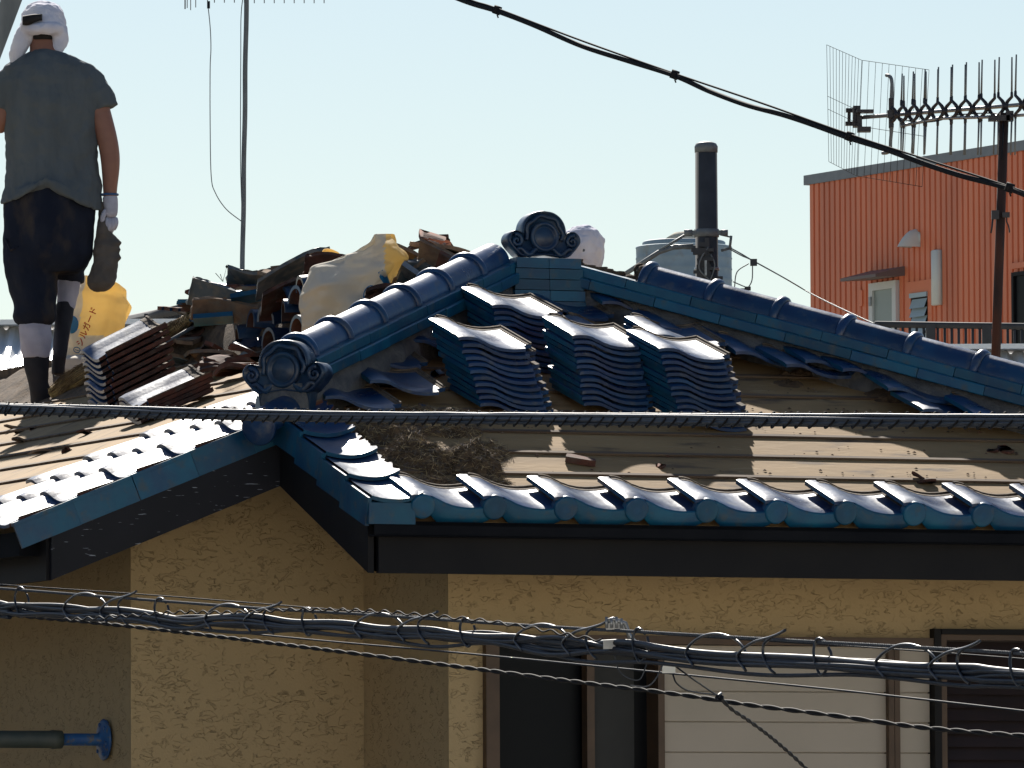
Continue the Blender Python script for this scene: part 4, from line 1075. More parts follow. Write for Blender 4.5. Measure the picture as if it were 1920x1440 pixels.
o2.name = 'paper_sack'; tag(o2, 'torn corner of a yellow sack sticking up behind the large cream sack', 'paper sack')
# yellow sack by the worker
YB = 35.9
o, _ = sack('paper_sack', [(516, 152, 160, .2), (522, 150, 196, .35), (534, 146, 226, .5), (544, 143, 238, .6), (575, 138, 236, .8), (610, 126, 229, .9), (640, 118, 221, 1), (672, 110, 217, 1), (690, 104, 216, .9)], YB, .12, M['ypaper'],
    '', 3, crease=.02, rows=60, n=70, mats=[M['ypaper'], M['paper']])
for p_ in o.data.polygons:
    c_ = sum((o.data.vertices[i].co for i in p_.vertices), Vector()) / len(p_.vertices)
    zl = at(0, 634, YB).z + .018 * noise.noise(Vector((c_.x * 22, 0, 1)))
    if c_.z < zl or c_.x < at(150, 600, YB).x + (c_.z - at(0, 620, YB).z) * .12: p_.material_index = 1
tag(o, 'yellow translucent paper sack with red lettering standing behind the worker', 'paper sack')
tm = T(at(160, 608, YB - .25)) @ RX(math.pi / 2) @ RZ(R(68))
tx = text_mesh('シルガード', .036, M['red'], 'red_lettering', o, tm, .0006); onto(tx, o)
g = MB(); g.prism([(.03 * math.cos(q_), .04 * math.sin(q_)) for q_ in [2 * math.pi * i / 28 for i in range(28)]], .001)
b_ = g.build('blue_roundel', M['blueprint'], o, T(at(131, 604, YB - .25)) @ RX(math.pi / 2)); onto(b_, o)
g = MB(); g.tube([(.014 * math.cos(q_), .011 * math.sin(q_), 0) for q_ in [2 * math.pi * i / 20 for i in range(21)]], .002, 5); g.box((.002, -.001, 0), (.02, .003, .002))
b_ = g.build('round_emblem', M['blueprint'], o, T(at(141, 652, YB - .25)) @ RX(math.pi / 2) @ RZ(R(-20))); onto(b_, o)
g = MB(); g.prism([(-.012, -.006), (-.004, .006), (.004, .006), (.006, -.008)], .001); g.prism([(.0, .014), (.008, .018), (.01, .026), (.002, .022)], .001)
b_ = g.build('red_mark', M['red'], o, T(at(125, 622, YB - .25)) @ RX(math.pi / 2)); onto(b_, o)
# sack lying flat in front of it
o, _ = sack('paper_sack', [(668, 118, 200, .4), (680, 108, 214, .9), (700, 102, 210, 1), (722, 100, 170, .6)], 35.7, .3, M['paper'], '', 13, crease=.03, rows=16, n=26)
tag(o, 'limp cream sack lying flat on the sheathing at the worker\'s feet', 'paper sack')
# ---------------------------------------------------------------- straw brooms
def broom(pts, radii, Y0, label, n, handle=None, wrap=None, seed=1, hy=None):
    e = thing('broom', label, 'broom', T(at(pts[0][0], pts[0][1], Y0)))
    inv = e.matrix_world.inverted()
    P = [inv @ at(x, y, Y) for x, y, Y in pts]; C = catmull(P, 6); RR = []
    for i in range(len(C)): RR.append(interp(list(range(len(radii))), radii, i / 6))
    core = MB(); core.tube(C, [r * .9 for r in RR], 14)
    r_ = random.Random(seed)
    for k in range(n):
        a = r_.uniform(0, 6.28); rr_ = r_.uniform(.8, 1.12); st = r_.randint(0, max(0, len(C) - 6)); en = min(len(C) - 1, st + r_.randint(4, 9))
        path = []
        for i in range(st, en + 1):
            t = (C[min(i + 1, len(C) - 1)] - C[max(i - 1, 0)]).normalized(); s1 = t.cross(Vector((0, 0, 1))).normalized(); s2 = s1.cross(t)
            aa = a + .05 * (i - st); path.append(C[i] + (s1 * math.cos(aa) + s2 * math.sin(aa)) * RR[i] * (rr_ + (.12 * r_.random() if i in (st, en) else 0)))
        core.tube(path, r_.uniform(.0012, .002), 3, mi=1, cap=False)
    core.build('straw_head', [M['straw'], M['strand']], e)
    if wrap:
        w = MB(); a_, b_ = [inv @ at(x, y, Y) for x, y, Y in wrap[:2]]; K = 60; d = (b_ - a_); t = d.normalized(); s1 = t.cross(Vector((0, 0, 1))).normalized(); s2 = s1.cross(t)
        w.tube([a_ + d * (i / K) + (s1 * math.cos(i * 1.1) + s2 * math.sin(i * 1.1)) * wrap[2] for i in range(K + 1)], .003, 5)
        w.build('twine_binding', M['bamboo'], e)
    if handle:
        h = MB(); h.tube([inv @ at(x, y, Y) for x, y, Y in handle], .011, 10); h.build('handle', M['bamboo'], e)
broom([(238, 690, 34.5), (262, 660, 34.4), (300, 634, 34.3), (340, 608, 34.2), (356, 598, 34.15)], [.03, .048, .042, .026, .018], 34.5, 'straw broom with twine binding leaning up over the stacked tiles', 260, handle=[(345, 604, 34.18), (392, 562, 34.05)], wrap=((326, 618, 34.23), (358, 594, 34.15), .024), seed=2)
broom([(98, 738, 35.0), (130, 720, 34.95), (165, 704, 34.85), (205, 688, 34.75), (228, 678, 34.7)], [.03, .044, .054, .046, .02], 35.0, 'thick straw bundle lying on the sheathing between the worker and the stacked tiles', 420, seed=3)
# ================================================================ AERIAL MAST standing on the main ridge
YM = 34.3
base = at(453, 618, YM)
e = thing('aerial_mast', 'thin grey aerial mast rising from the roof ridge with a comb-like aerial on top', 'tv aerial', T(base)); inv = e.matrix_world.inverted()
pt = lambda x, y, Y=YM: inv @ at(x, y, Y)
g = MB(); K = 40
g.tube([pt(lerp(453, 463, k / K) + 1.2 * math.sin(k * .6) * .4, lerp(618, -70, k / K)) for k in range(K + 1)], .0105, 10); g.build('mast', M['grey'], e)
g = MB(); g.tube([pt(335, -34), pt(612, -34)], .008, 8); g.build('boom', M['grey'], e)
for x, yb, th_ in [(347, 17, .003), (351, 15, .002), (357.5, 19, .002), (367, 14, .002)] + [(402 + 18.7 * k, 5 + (k > 3) , .0022) for k in range(12)]:
    g = MB(); g.tube([pt(x, yb), pt(x, -34 - (yb + 34))], th_, 6); g.build('element', M['grey'], e)
g = MB(); g.tube(catmull([pt(387, -34), pt(389, 0), pt(394, 50), pt(395.5, 90), pt(394, 130), pt(394, 230), pt(396, 330), pt(404, 362), pt(424, 392), pt(454, 416)], 6), .0022, 6); g.build('aerial_lead', M['grey'], e)
g = MB(); g.tube(catmull([pt(456, -10), pt(452, 30), pt(451.5, 100), pt(451, 300), pt(454, 410)], 6), .002, 6); g.build('aerial_lead', M['steelwire'], e)
g = MB(); g.box(pt(391, 9), (.012, .01, .03)); g.build('plug', M['black'], e)
for dx, dy in ((-.45, -.3), (.45, -.3), (-.4, .4), (.45, .4)):
    g = MB(); g.tube([pt(455, 560), Vector((dx, dy, -.16 if dy < 0 else -.2))], .008, 8); g.build('foot_strut', M['grey'], e)
# little bent wire with a twig beyond the heap
g = MB(); a = [at(x, y, 33.9) for x, y in ((404, 512), (418, 528), (425, 500), (441, 522))]
g.tube([a[0], a[1], at(413, 514, 33.9)], .0015, 5); g.tube([a[1], a[2], a[3]], .001, 4)
g.lathe([(0, -.008), (.006, 0), (0, .008)], 8, T(a[2]))
g.tube([at(387, 534, 33.9), at(395, 531, 33.9), at(404, 532, 33.9), at(407, 537, 33.9), at(402, 546, 33.9)], .002, 5)
tag(g.build('wire_scrap', M['black2']), 'fine bent wire scrap with a little twig poking up beside the mast', 'wire')
# ================================================================ TV AERIAL (right)
YA = 33.3
def ya(px): return YA + (1885 - px) / 470 * 1.73 if px < 1960 else YA
base = at(1860, 880, YA); base.z = 0
e = thing('tv_aerial', 'tv aerial with wire mesh reflector on a rusty brown pole', 'tv aerial', T(base)); inv = e.matrix_world.inverted()
pt = lambda x, y, Y=None: inv @ at(x, y, ya(x) if Y is None else Y)
g = MB(); top = pt(1883, 212, YA); mid = pt(1867, 670, YA); d = (mid - top).normalized()
g.tube([top, mid, mid + d * 2.0, Vector((mid.x - .06, mid.y, .0))], .019, 14); g.build('pole', M['rust'], e)
bl = lambda x: 220 - (x - 1618) * (24 / 302)
g = MB(); g.tube([pt(1605, bl(1605)), pt(1990, bl(1990))], .0085, 10); g.build('boom', M['galv'], e)
g = MB(); g.tube([pt(1690, 236), pt(1760, 222), pt(1860, 219), pt(1980, 212)], .007, 8); g.build('support_boom', M['galv'], e)
xs = [1682, 1702.5, 1723.5, 1745.6, 1770.6, 1797, 1823, 1852.5, 1884.5, 1916.5, 1949]
for i, x in enumerate(xs):
    y = bl(x); sp = 12.5; hgt = 52 + 2.4 * i; Yc = ya(x)
    g = MB()
    for s in (-1, 1):
        for vdir in (-1, 1):
            g.tube([pt(x, y, Yc), pt(x + s * sp * .4, y + vdir * 9, Yc - s * .0), pt(x + s * sp, y + vdir * 17, Yc - s * .05), pt(x + s * sp, y + vdir * 26, Yc - s * .05)], [.009, .0075, .0065, .0055], 7)
    g.lathe([(0, -.012), (.015, -.012), (.015, .012), (0, .012)], 10, T(pt(x, y, Yc)) @ RY(math.pi / 2))
    c_ = g.build('element_clamp', M['darkmetal'], e)
    for s in (-1, 1):
        for vdir in (-1, 1):
            r_ = MB(); r_.tube([pt(x + s * sp, y + vdir * 22, Yc - s * .05), pt(x + s * sp * .95 + (1 if vdir < 0 else -1.5), y + vdir * (22 + hgt * .98), Yc - s * .05)], [.0046, .0034], 6)
            r_.build('element_rod', M['grey'], c_)
g = MB(); g.tube(catmull([pt(1662, 141), pt(1668, 143), pt(1672, 152), pt(1673, 180), pt(1673, 200)], 5), .0075, 10); g.build('folded_dipole', M['grey'], e)
g = MB(); g.tube(catmull([pt(1673, 232), pt(1670, 262), pt(1669, 280), pt(1664, 286), pt(1655, 287)], 5), .0075, 10); g.build('folded_dipole', M['grey'], e)
g = MB(); g.box(pt(1671, 198), (.02, .03, .06)); g.box(pt(1671, 228), (.02, .03, .05)); g.box(pt(1674, 214), (.045, .04, .03)); g.build('dipole_housing', M['darkmetal'], e)
g = MB(); g.box(pt(1606, 219), (.03, .08, .085)); g.box(pt(1622, 209), (.07, .06, .012)); g.box(pt(1620, 243), (.055, .06, .02)); g.box(pt(1612, 232), (.018, .05, .05)); g.box(pt(1594, 207), (.035, .03, .016)); g.box(pt(1593, 232), (.035, .03, .016)); g.box(pt(1592, 219), (.01, .02, .07)); g.build('reflector_bracket', M['darkmetal'], e)
g = MB(); g.tube(catmull([pt(1690, 222), pt(1715, 229), pt(1735, 229), pt(1760, 226), pt(1800, 215), pt(1872, 214), pt(1881, 240, YA - .03), pt(1878, 300, YA - .03)], 6), .003, 6); g.build('aerial_lead', M['black'], e)
g = MB(); g.box(pt(1873, 222, YA - .025), (.085, .05, .022)); g.box(pt(1893, 218, YA - .025), (.03, .05, .04)); g.build('mast_clamp', M['darkmetal'], e)
def pnl(tl, tr, bl_, br, n, hs, Yl, Yr, wi=.0009):
    g = MB(); f = lambda p, t: pt(p[0], p[1], lerp(Yl, Yr, t))
    for k in range(n + 1):
        t = k / n
        g.tube([inv @ at(lerp(tl[0], tr[0], t), lerp(tl[1], tr[1], t), lerp(Yl, Yr, t)), inv @ at(lerp(bl_[0], br[0], t), lerp(bl_[1], br[1], t), lerp(Yl, Yr, t))], wi, 4)
    for h in hs:
        g.tube([inv @ at(lerp(tl[0], bl_[0], h), lerp(tl[1], bl_[1], h), Yl), inv @ at(lerp(tr[0], br[0], h), lerp(tr[1], br[1], h), Yr)], wi * 1.2, 4)
    g.build('reflector_grid', M['black2'], e)
YCc = ya(1612)
pnl((1550, 84), (1616, 113), (1554, 303), (1606, 330), 11, (0, .44, .55, 1), YCc - .245, YCc)
pnl((1617, 113), (1742, 131), (1608, 330), (1729, 350), 10, (0, .57, 1), YCc, YCc)
g = MB(); g.box(pt(1866, 403, YA - .02), (.03, .03, .035)); g.box(pt(1886, 403, YA - .02), (.03, .03, .02)); g.tube([pt(1862, 405, YA - .02), pt(1860, 425, YA - .02), pt(1858, 437, YA - .02)], .004, 6)
g.tube(catmull([pt(1888, 404, YA - .02), pt(1887, 414, YA - .02), pt(1891, 424, YA - .02), pt(1893, 436, YA - .02)], 4), .003, 6); g.build('cable_bracket', M['darkmetal'], e)
# ================================================================ ORANGE BUILDING
BA = R(62); E_ = Vector((math.cos(BA), -math.sin(BA), 0)); Nn = Vector((-math.sin(BA), -math.cos(BA), 0))
P0 = at(1524, 640, 112.0)
def wp(px, py, off=0.0):
    d = ray(px, py); n = Nn; p0 = P0 + Nn * off
    return CAMP + d * ((p0 - CAMP).dot(n) / d.dot(n))
ztop = wp(1525, 345).z
WL = (wp(1990, 400) - P0).dot(E_) + 3
WM = Matrix((E_, Vector((0, 0, 1)), E_.cross(Vector((0, 0, 1))))).transposed().to_4x4(); WM.translation = Vector((P0.x, P0.y, 0))
# local frame: x along the wall, y up, z = E x Z (points towards the camera side)
if (WM.to_3x3() @ Vector((0, 0, 1))).dot(Nn) < 0: SZ = -1
else: SZ = 1
e = thing('orange_building', 'building clad in orange corrugated metal with grey coping behind the tv aerial', 'building', WM); inv = WM.inverted()
loc = lambda px, py: inv @ wp(px, py)
pitch = .138
prof = []
x = 0.0
while x < WL:
    prof += [(x, 0), (x + .016, 0), (x + .032, .05), (x + .122, .05), (x + .134, 0)]; x += pitch
g = MB(); g.add([(x, y, SZ * z) for x, z in prof for y in (0, ztop)], [(2 * i, 2 * i + 2, 2 * i + 3, 2 * i + 1) for i in range(len(prof) - 1)])
g.add([(0, 0, 0), (0, ztop, 0), (0, ztop, -SZ * 14), (0, 0, -SZ * 14)], [(0, 1, 2, 3)], 1); g.add([(0, ztop, 0), (WL, ztop, 0), (WL, ztop, -SZ * 14), (0, ztop, -SZ * 14)], [(0, 1, 2, 3)])
g.add([(WL, 0, 0), (WL, ztop, 0), (WL, ztop, -SZ * 14), (WL, 0, -SZ * 14)], [(0, 3, 2, 1)], 1); g.add([(0, 0, -SZ * 14), (0, ztop, -SZ * 14), (WL, ztop, -SZ * 14), (WL, 0, -SZ * 14)], [(0, 1, 2, 3)])
g.build('corrugated_wall', [M['orange'], M['coping']], e)
def wb(mb, x0, x1, y0, y1, z0, z1): mb.box(((x0 + x1) / 2, (y0 + y1) / 2, SZ * (z0 + z1) / 2), (abs(x1 - x0), abs(y1 - y0), abs(z1 - z0)))
g = MB(); wb(g, -.08, WL + .08, ztop - .01, ztop + .12, .08, -.3); wb(g, -.08, .05, ztop - .01, ztop + .1199, -.3, -14); g.build('coping', M['coping'], e)
dz = loc(1641, 640).x; dz2 = loc(1692, 640).x; dt = loc(1665, 529).y
def framed(name, x0, x1, y0, y1, t, fm, gm, zf=.06):
    g = MB(); zf = .1; wb(g, x0, x0 + t, y0, y1, 0.0, zf); wb(g, x1 - t, x1, y0, y1, 0, zf); wb(g, x0 + t, x1 - t, y1 - t, y1, 0, zf); wb(g, x0 + t, x1 - t, y0, y0 + t, 0, zf)
    d = g.build(name, fm, e); g = MB(); wb(g, x0 + t, x1 - t, y0 + t, y1 - t, .055, .07); g.build('pane', gm, d); return d
dd = framed('door', dz, dz2, dt - 2.0, dt, .1, M['doorw'], M['frost'])
g = MB(); wb(g, dz + .03, dz + .09, loc(1645, 560).y - .1, loc(1645, 560).y + .02, .06, .12); g.build('door_closer', M['galv'], dd)
lv = loc(1716, 640).x; lv2 = loc(1748, 640).x; lt = loc(1732, 549).y
g = MB(); wb(g, lv - .12, lv2 + .1, lt + .0, lt + .16, .02, .065); wb(g, lv - .12, lv, lt - 1.4, lt, .02, .065); wb(g, lv2, lv2 + .1, lt - 1.4, lt, .02, .065); g.build('flat_trim', M['orange'], e)
g = MB(); wb(g, lv, lv2, lt - 1.2, lt, .0, .056); lw_ = g.build('louvre_window', M['fascia'], e); g = MB()
wb(g, lv, lv2, lt - .06, lt, .057, .09)
for k in range(7):
    y = lt - .08 - k * .115
    g.add([(lv + .03, y, SZ * .06), (lv2 - .02, y, SZ * .06), (lv2 - .02, y - .125, SZ * .11), (lv + .03, y - .125, SZ * .11)], [(0, 1, 2, 3)])
g.build('glass_louvres', M['louv'], lw_)
a = loc(1757, 470); b = loc(1772, 572); g = MB()
rings = []
for yy in (b.y, b.y + .012, a.y - .012, a.y):
    s = .85 if yy in (b.y, a.y) else 1
    rings.append([((a.x + b.x) / 2 + (b.x - a.x) / 2 * s * cx, yy, SZ * (.03 + .09 * s * cz)) for cx, cz in ((-1, 0), (-.9, .8), (-.4, 1), (.4, 1), (.9, .8), (1, 0))])
g.loft(rings); g.build('wall_lamp', M['lamp'], e)
c = loc(1723, 447); g = MB(); rings = []
for k in range(9):
    t = k / 8; r_ = .10 * math.sqrt(max(0, 1 - (1 - t) ** 2)) + .004; rings.append([(c.x + r_ * math.cos(q_) * .95, c.y + .13 - .25 * t, SZ * (.03 + (.30 * math.sqrt(t)) * max(0.02, math.sin(q_)))) for q_ in [math.pi * i / 12 for i in range(13)]])
g.loft(rings, closed=False); g.lathe([(0, 0), (.11, 0), (.11, .02), (0, .02)], 16, T(c.x, c.y, SZ * .03)); g.build('vent_hood', M['lamp'], e)
g = MB(); c1 = loc(1640, 520); c2 = loc(1697, 512)
g.loft([[(x, c1.y - .04, SZ * .03), (x, c1.y + .09, SZ * .03), (x, c1.y - .03, SZ * .5), (x, c1.y - .07, SZ * .5)] for x in (c1.x - .05, c2.x + .08)], smooth=False); g.build('awning', M['awn'], e)
g = MB(); wb(g, c1.x - .3, c1.x - .22, loc(1615, 575).y, loc(1615, 545).y, .03, .07); g.build('meter_box', M['orange'], e)
x0 = loc(1908, 500).x
framed('window', x0, x0 + 1.3, loc(1905, 640).y - 1, loc(1905, 512).y, .05, M['fascia'], M['glass'])
g = MB(); wb(g, x0 - .06, x0 + 1.5, loc(1905, 505).y, loc(1905, 500).y + .04, .02, .08); g.build('window_trim', M['orange'], e)
# ================================================================ UTILITY POLE, TANK
YP = 110.0; sP = FOC * 1920 / YP
b = at(1326, 600, YP); b.z = 0
e = thing('utility_pole', 'dark utility pole with a grey clamp and fittings above the right hip ridge', 'utility pole', T(b)); inv = e.matrix_world.inverted()
pt = lambda x, y, Y=YP: inv @ at(x, y, Y)
g = MB(); zt_ = pt(1328, 272).z; g.tube([(0, 0, 0), (.0, 0, zt_)], [.2, .145], 24); g.build('shaft', M['pole'], e)
g = MB(); g.lathe([(0, zt_ - .1), (.152, zt_ - .1), (.155, zt_ - .02), (.135, zt_ + .02), (.07, zt_ + .045), (0, zt_ + .05)], 24); g.build('cap', M['grey'], e)
zc = pt(1326, 437).z; g = MB(); g.lathe([(.15, zc - .055), (.165, zc - .055), (.165, zc + .05), (.15, zc + .05)], 24); g.box((0, -.05, zc), (.48, .07, .06)); g.tube([(-.3, -.05, zc), (-.19, -.05, zc)], .045, 12); g.tube([(.19, -.05, zc), (.28, -.05, zc)], .04, 12); g.build('clamp_band', M['grey'], e)
rp = random.Random(4); g = MB()
g.box((0, -.15, zc - .43), (.06, .1, .7))
for k in range(22):
    g.box((rp.uniform(-.12, .13), -.16 + rp.uniform(-.03, .01), zc - rp.uniform(.14, .72)), (rp.uniform(.14, .2), .07, rp.uniform(.03, .08)))
g.build('fittings', M['pole'], e)
g = MB(); g.box((-.02, -.22, zc - .48), (.03, .03, .2)); g.lathe([(.157, zc - .5), (.166, zc - .5), (.166, zc - .46), (.157, zc - .46)], 20); g.build('insulator', M['galv'], e)
g = MB(); g.tube([pt(1170, 515), pt(1235, 473), pt(1262, 464), pt(1300, 461)], .032, 8); g.tube([pt(1236, 470), pt(1292, 436)], .018, 8); g.tube([pt(1305, 464), pt(1262, 462)], .03, 8); g.build('strut', M['grey'], e)
g = MB(); g.tube([pt(1350, 440), pt(1372, 445)], .012, 6); g.tube([pt(1371, 442), pt(1368, 468)], .02, 6); g.tube([pt(1352, 470), pt(1366, 466)], .02, 6); g.build('bracket_arm', M['grey'], e)
g = MB()
for y0_ in (0, 3): g.tube(catmull([pt(1368, 464 + y0_), pt(1390, 476 + y0_), pt(1412, 489), pt(1470, 521), pt(1520, 550), pt(1580, 580, 100), pt(1660, 616, 96), pt(1760, 655, 92)], 6), .009, 5)
g.tube(catmull([pt(1404, 494), pt(1382, 510), pt(1377, 540)], 6), .008, 5); g.tube(catmull([pt(1411, 496), pt(1410, 525), pt(1402, 541)], 6), .008, 5); g.tube(catmull([pt(1374, 528), pt(1390, 535), pt(1405, 541)], 5), .008, 5)
g.build('line_wire', M['grey'], e)
g = MB(); g.box(pt(1413, 492), (.09, .07, .09), None); g.box(pt(1402, 541), (.08, .06, .05)); g.box(pt(1390, 543), (.12, .06, .03)); g.build('junction_box', M['pole'], e)
g = MB(); g.tube(catmull([(.02, -.2, zc - .2), (-.08, -.22, zc - .35), (-.1, -.22, zc - .5), (.04, -.2, zc - .65)], 6), .012, 6); g.tube(catmull([(.05, -.2, zc - .3), (.1, -.22, zc - .45), (.02, -.22, zc - .7)], 6), .01, 6); g.build('jumper_wire', M['grey'], e)
YT = 122.0; b = at(1283, 600, YT); zb = b.z - 1.2; b.z = zb
ob = thing('concrete_building', 'plain grey concrete building under the pale tank, hidden behind the roof', 'building', T(b.x, b.y, 0))
g = MB(); g.box((0, 3, zb / 2), (9, 9, zb)); g.build('wall', M['concrete'], ob)
for k in range(4):
    for j in range(3):
        g = MB(); g.box((-3.2 + 2.1 * k, -1.51, zb - 2 - 3 * j), (1.3, .04, 1.3)); g.build('window', M['glass'], ob)
e = thing('water_tank', 'pale grey round tank partly behind the dark utility pole', 'water tank', T(b)); r_ = 90 * YT / (FOC * 1920)
za = at(1283, 464, YT).z - zb
g = MB(); rings = [(0, 0), (r_, 0)]
k = 0.0
while k < za: rings += [(r_, k), (r_ + .008, k + .02), (r_, k + .04)]; k += .16
rings += [(r_, za - .02), (r_ - .03, za), (0, za)]
g.lathe(rings, 48); g.build('tank_body', M['tank'], e)
g = MB(); g.lathe([(0, za), (r_ * .87, za), (r_ * .87, za + .07), (r_ * .84, za + .09), (r_ * .3, za + .12), (0, za + .12)], 40); g.build('lid', M['tank'], e)
g = MB(); g.lathe([(0, za + .1), (.34, za + .1), (.16, za + .22), (0, za + .24)], 24, T(.02, 0, 0)); g.build('vent_cap', M['paper'], e)
# ================================================================ NEIGHBOURING ROOFS AND RAILINGS
def white_roof(label, pxa, pxb, py_top, Y, py_bot, name='neighbour_house', slant=0.0, dy2=0.0):
    a = at(pxa, py_top, Y); b = at(pxb, py_top + dy2, Y); zr = a.z
    e = thing(name, label, 'house', T((a.x + b.x) / 2, Y, 0)); w = (b.x - a.x); run = 2.4; fall = run * .34
    g = MB(); g.box((0, run * .0 + .3, (zr - fall) / 2 - .1), (w * .94, run * 1.7, zr - fall - .2)); g.build('wall', M['concrete'], e)
    g = MB(); n = int(w / .09); prof = []
    for i in range(n + 1):
        x = -w / 2 + w * i / n; prof += [(x, 0), (x + w / n * .3, .03), (x + w / n * .6, .03), (x + w / n * .9, 0)]
    for s in (-1, 1):
        vs = []
        for x, z in prof: vs += [(x, 0, zr + z - .04), (x + slant * 0, s * run, zr - fall + z - .04)]
        g.add(vs, [(2 * i, 2 * i + 2, 2 * i + 3, 2 * i + 1) for i in range(len(prof) - 1)])
    g.build('roof', M['whitemetal'], e)
    g = MB(); g.box((0, -.0, zr - .01), (w + .05, .5, .03)); g.build('ridge_cap', M['whitemetal'], e)
    return e
white_roof('house with a bright white metal roof behind the worker at the left edge', -160, 330, 607, 50, 690)
white_roof('house with a white corrugated metal roof at the right edge below the orange building', 1722, 2100, 652, 50, 690, dy2=2)
def railing(label, pa, pb, Y, hgt, n, post_every, name='balcony_railing', Yb=None, depth_pitch=0):
    a = at(*pa, Y); b = at(*pb, Yb or Y)
    e = thing(name, label, 'railing', T(a)); d = b - a
    g = MB(); g.tube([(0, 0, 0), d], .035, 8); g.build('top_rail', M['pole'], e)
    g = MB(); g.tube([Vector((0, 0, -hgt)), d + Vector((0, 0, -hgt))], .025, 8); g.build('bottom_rail', M['pole'], e)
    for k in range(n + 1):
        p = d * (k / n); g = MB()
        if k % post_every == 0: g.box(p + Vector((0, 0, -hgt / 2 - .0)), (.1, .08, hgt + .02)); g.build('post', M['pole'], e)
        else: g.tube([p, p + Vector((0, 0, -hgt))], .016, 6); g.build('baluster', M['pole'], e)
    g = MB(); g.box(d / 2 + Vector((0, 1.2, -hgt - .2)), (abs(d.x), 2.3, .3)); g.build('balcony_slab', M['concrete'], e)
    return e
railing('dark balcony railing with many balusters behind the rubble at the left', (222, 604), (352, 578), 58, .22, 26, 13, Yb=54)
railing('dark thin railing in front of the orange building', (1640, 608), (2060, 614), 88, .75, 32, 8)
# ================================================================ CABLES ACROSS THE STREET
def ycab(px, Ya, Yb): return 1 / lerp(1 / Ya, 1 / Yb, px / 1920)
def cpath(pts, Ya, Yb, step=12):
    xs_ = [p[0] for p in pts]; out = []
    if pts[0][0] <= 0 or pts[0][0] == 700:
        (x0, y0), (x1, y1) = pts[0], pts[1]; pts = [(x0 - 900, y0 - (y1 - y0) / (x1 - x0) * 900)] + list(pts)
    if pts[-1][0] > 1930:
        (x0, y0), (x1, y1) = pts[-2], pts[-1]; pts = list(pts) + [(x1 + 900, y1 + (y1 - y0) / (x1 - x0) * 900)]
    C = catmull([(p[0], p[1], 0) for p in pts], 14)
    return [at(p.x, p.y, ycab(p.x, Ya, Yb)) for p in C]
# upper pair
YU = (24, 19)
e = thing('overhead_cable', 'thick black cable with a thin strand crossing the sky diagonally', 'cable', T(at(880, 5, 22))); inv = e.matrix_world.inverted()
thick = cpath([(700, -70), (860, -2), (932, 21), (1000, 47), (1090, 86), (1180, 115), (1265, 142), (1330, 171), (1400, 197), (1470, 216), (1530, 236), (1593, 259), (1660, 280), (1730, 306), (1800, 329), (1893, 354), (1990, 392)], *YU)
g = MB(); g.tube([inv @ p for p in thick], .0062, 10); g.build('thick_cable', M['black2'], e)
thin = cpath([(700, -78), (870, -5), (932, 16), (1090, 76), (1265, 138), (1430, 194), (1593, 252), (1740, 300), (1893, 350), (1990, 384)], *YU)
g = MB(); g.tube([inv @ p for p in thin], .0026, 6); g.build('support_strand', M['black2'], e)
for px, py in ((932, 19), (1265, 140), (1593, 256), (1893, 352)):
    c = inv @ at(px, py, ycab(px, *YU)); g = MB(); dd_ = Vector((1, 0, -.38)).normalized()
    g.tube([c - dd_ * .01, c + dd_ * .01], .0115, 10); g.tube([c + Vector((0, 0, -.012)), c + Vector((.003, 0, -.02))], .002, 5); g.build('cable_tie', M['black2'], e)
# middle spiral bound bundle
YMc = (20.5, 16)
mid = [(-60, 764), (0, 766), (200, 771), (420, 777), (700, 782), (960, 785), (1300, 787), (1600, 788), (1980, 789)]
e = thing('spiral_bound_cable', 'bundle of black cables bound by a spiral wire running level in front of the roof', 'cable', T(at(960, 785, 18))); inv = e.matrix_world.inverted()
C = [inv @ p for p in cpath(mid, *YMc)]
def fine(C, step):
    out = [C[0]]; 
    for i in range(1, len(C)):
        n = max(1, int((C[i] - C[i - 1]).length / step))
        for k in range(1, n + 1): out.append(C[i - 1].lerp(C[i], k / n))
    return out
F = fine(C, .02)
for s in range(8):
    ph_ = s * 2 * math.pi / 7; rad = .0098 if s < 7 else 0
    pts = []
    for i, p in enumerate(F):
        a = ph_ + .35 * math.sin(i * .045 + s) + .12 * noise.noise(Vector((i * .08, s, 0))); rr_ = rad * (1 + .12 * noise.noise(Vector((i * .12, s, 4))))
        pts.append(p + Vector((0, math.cos(a) * rr_, math.sin(a) * rr_)))
    g = MB(); g.tube(pts, .0041 if s < 7 else .007, 7); g.build('cable', M['midjacket'], e)
F = fine(C, .0035); g = MB(); pts = []; L_ = 0
for i, p in enumerate(F):
    if i: L_ += (F[i] - F[i - 1]).length
    a = -2 * math.pi * L_ / .056 * (1 + .0) + 2.4 * noise.noise(Vector((L_ * 6, 0, 3))); pts.append(p + Vector((.009 * math.sin(a), math.cos(a) * .0158, math.sin(a) * .0158)))
g.tube(pts, .0021, 7); g.build('binding_wire', M['black2'], e)
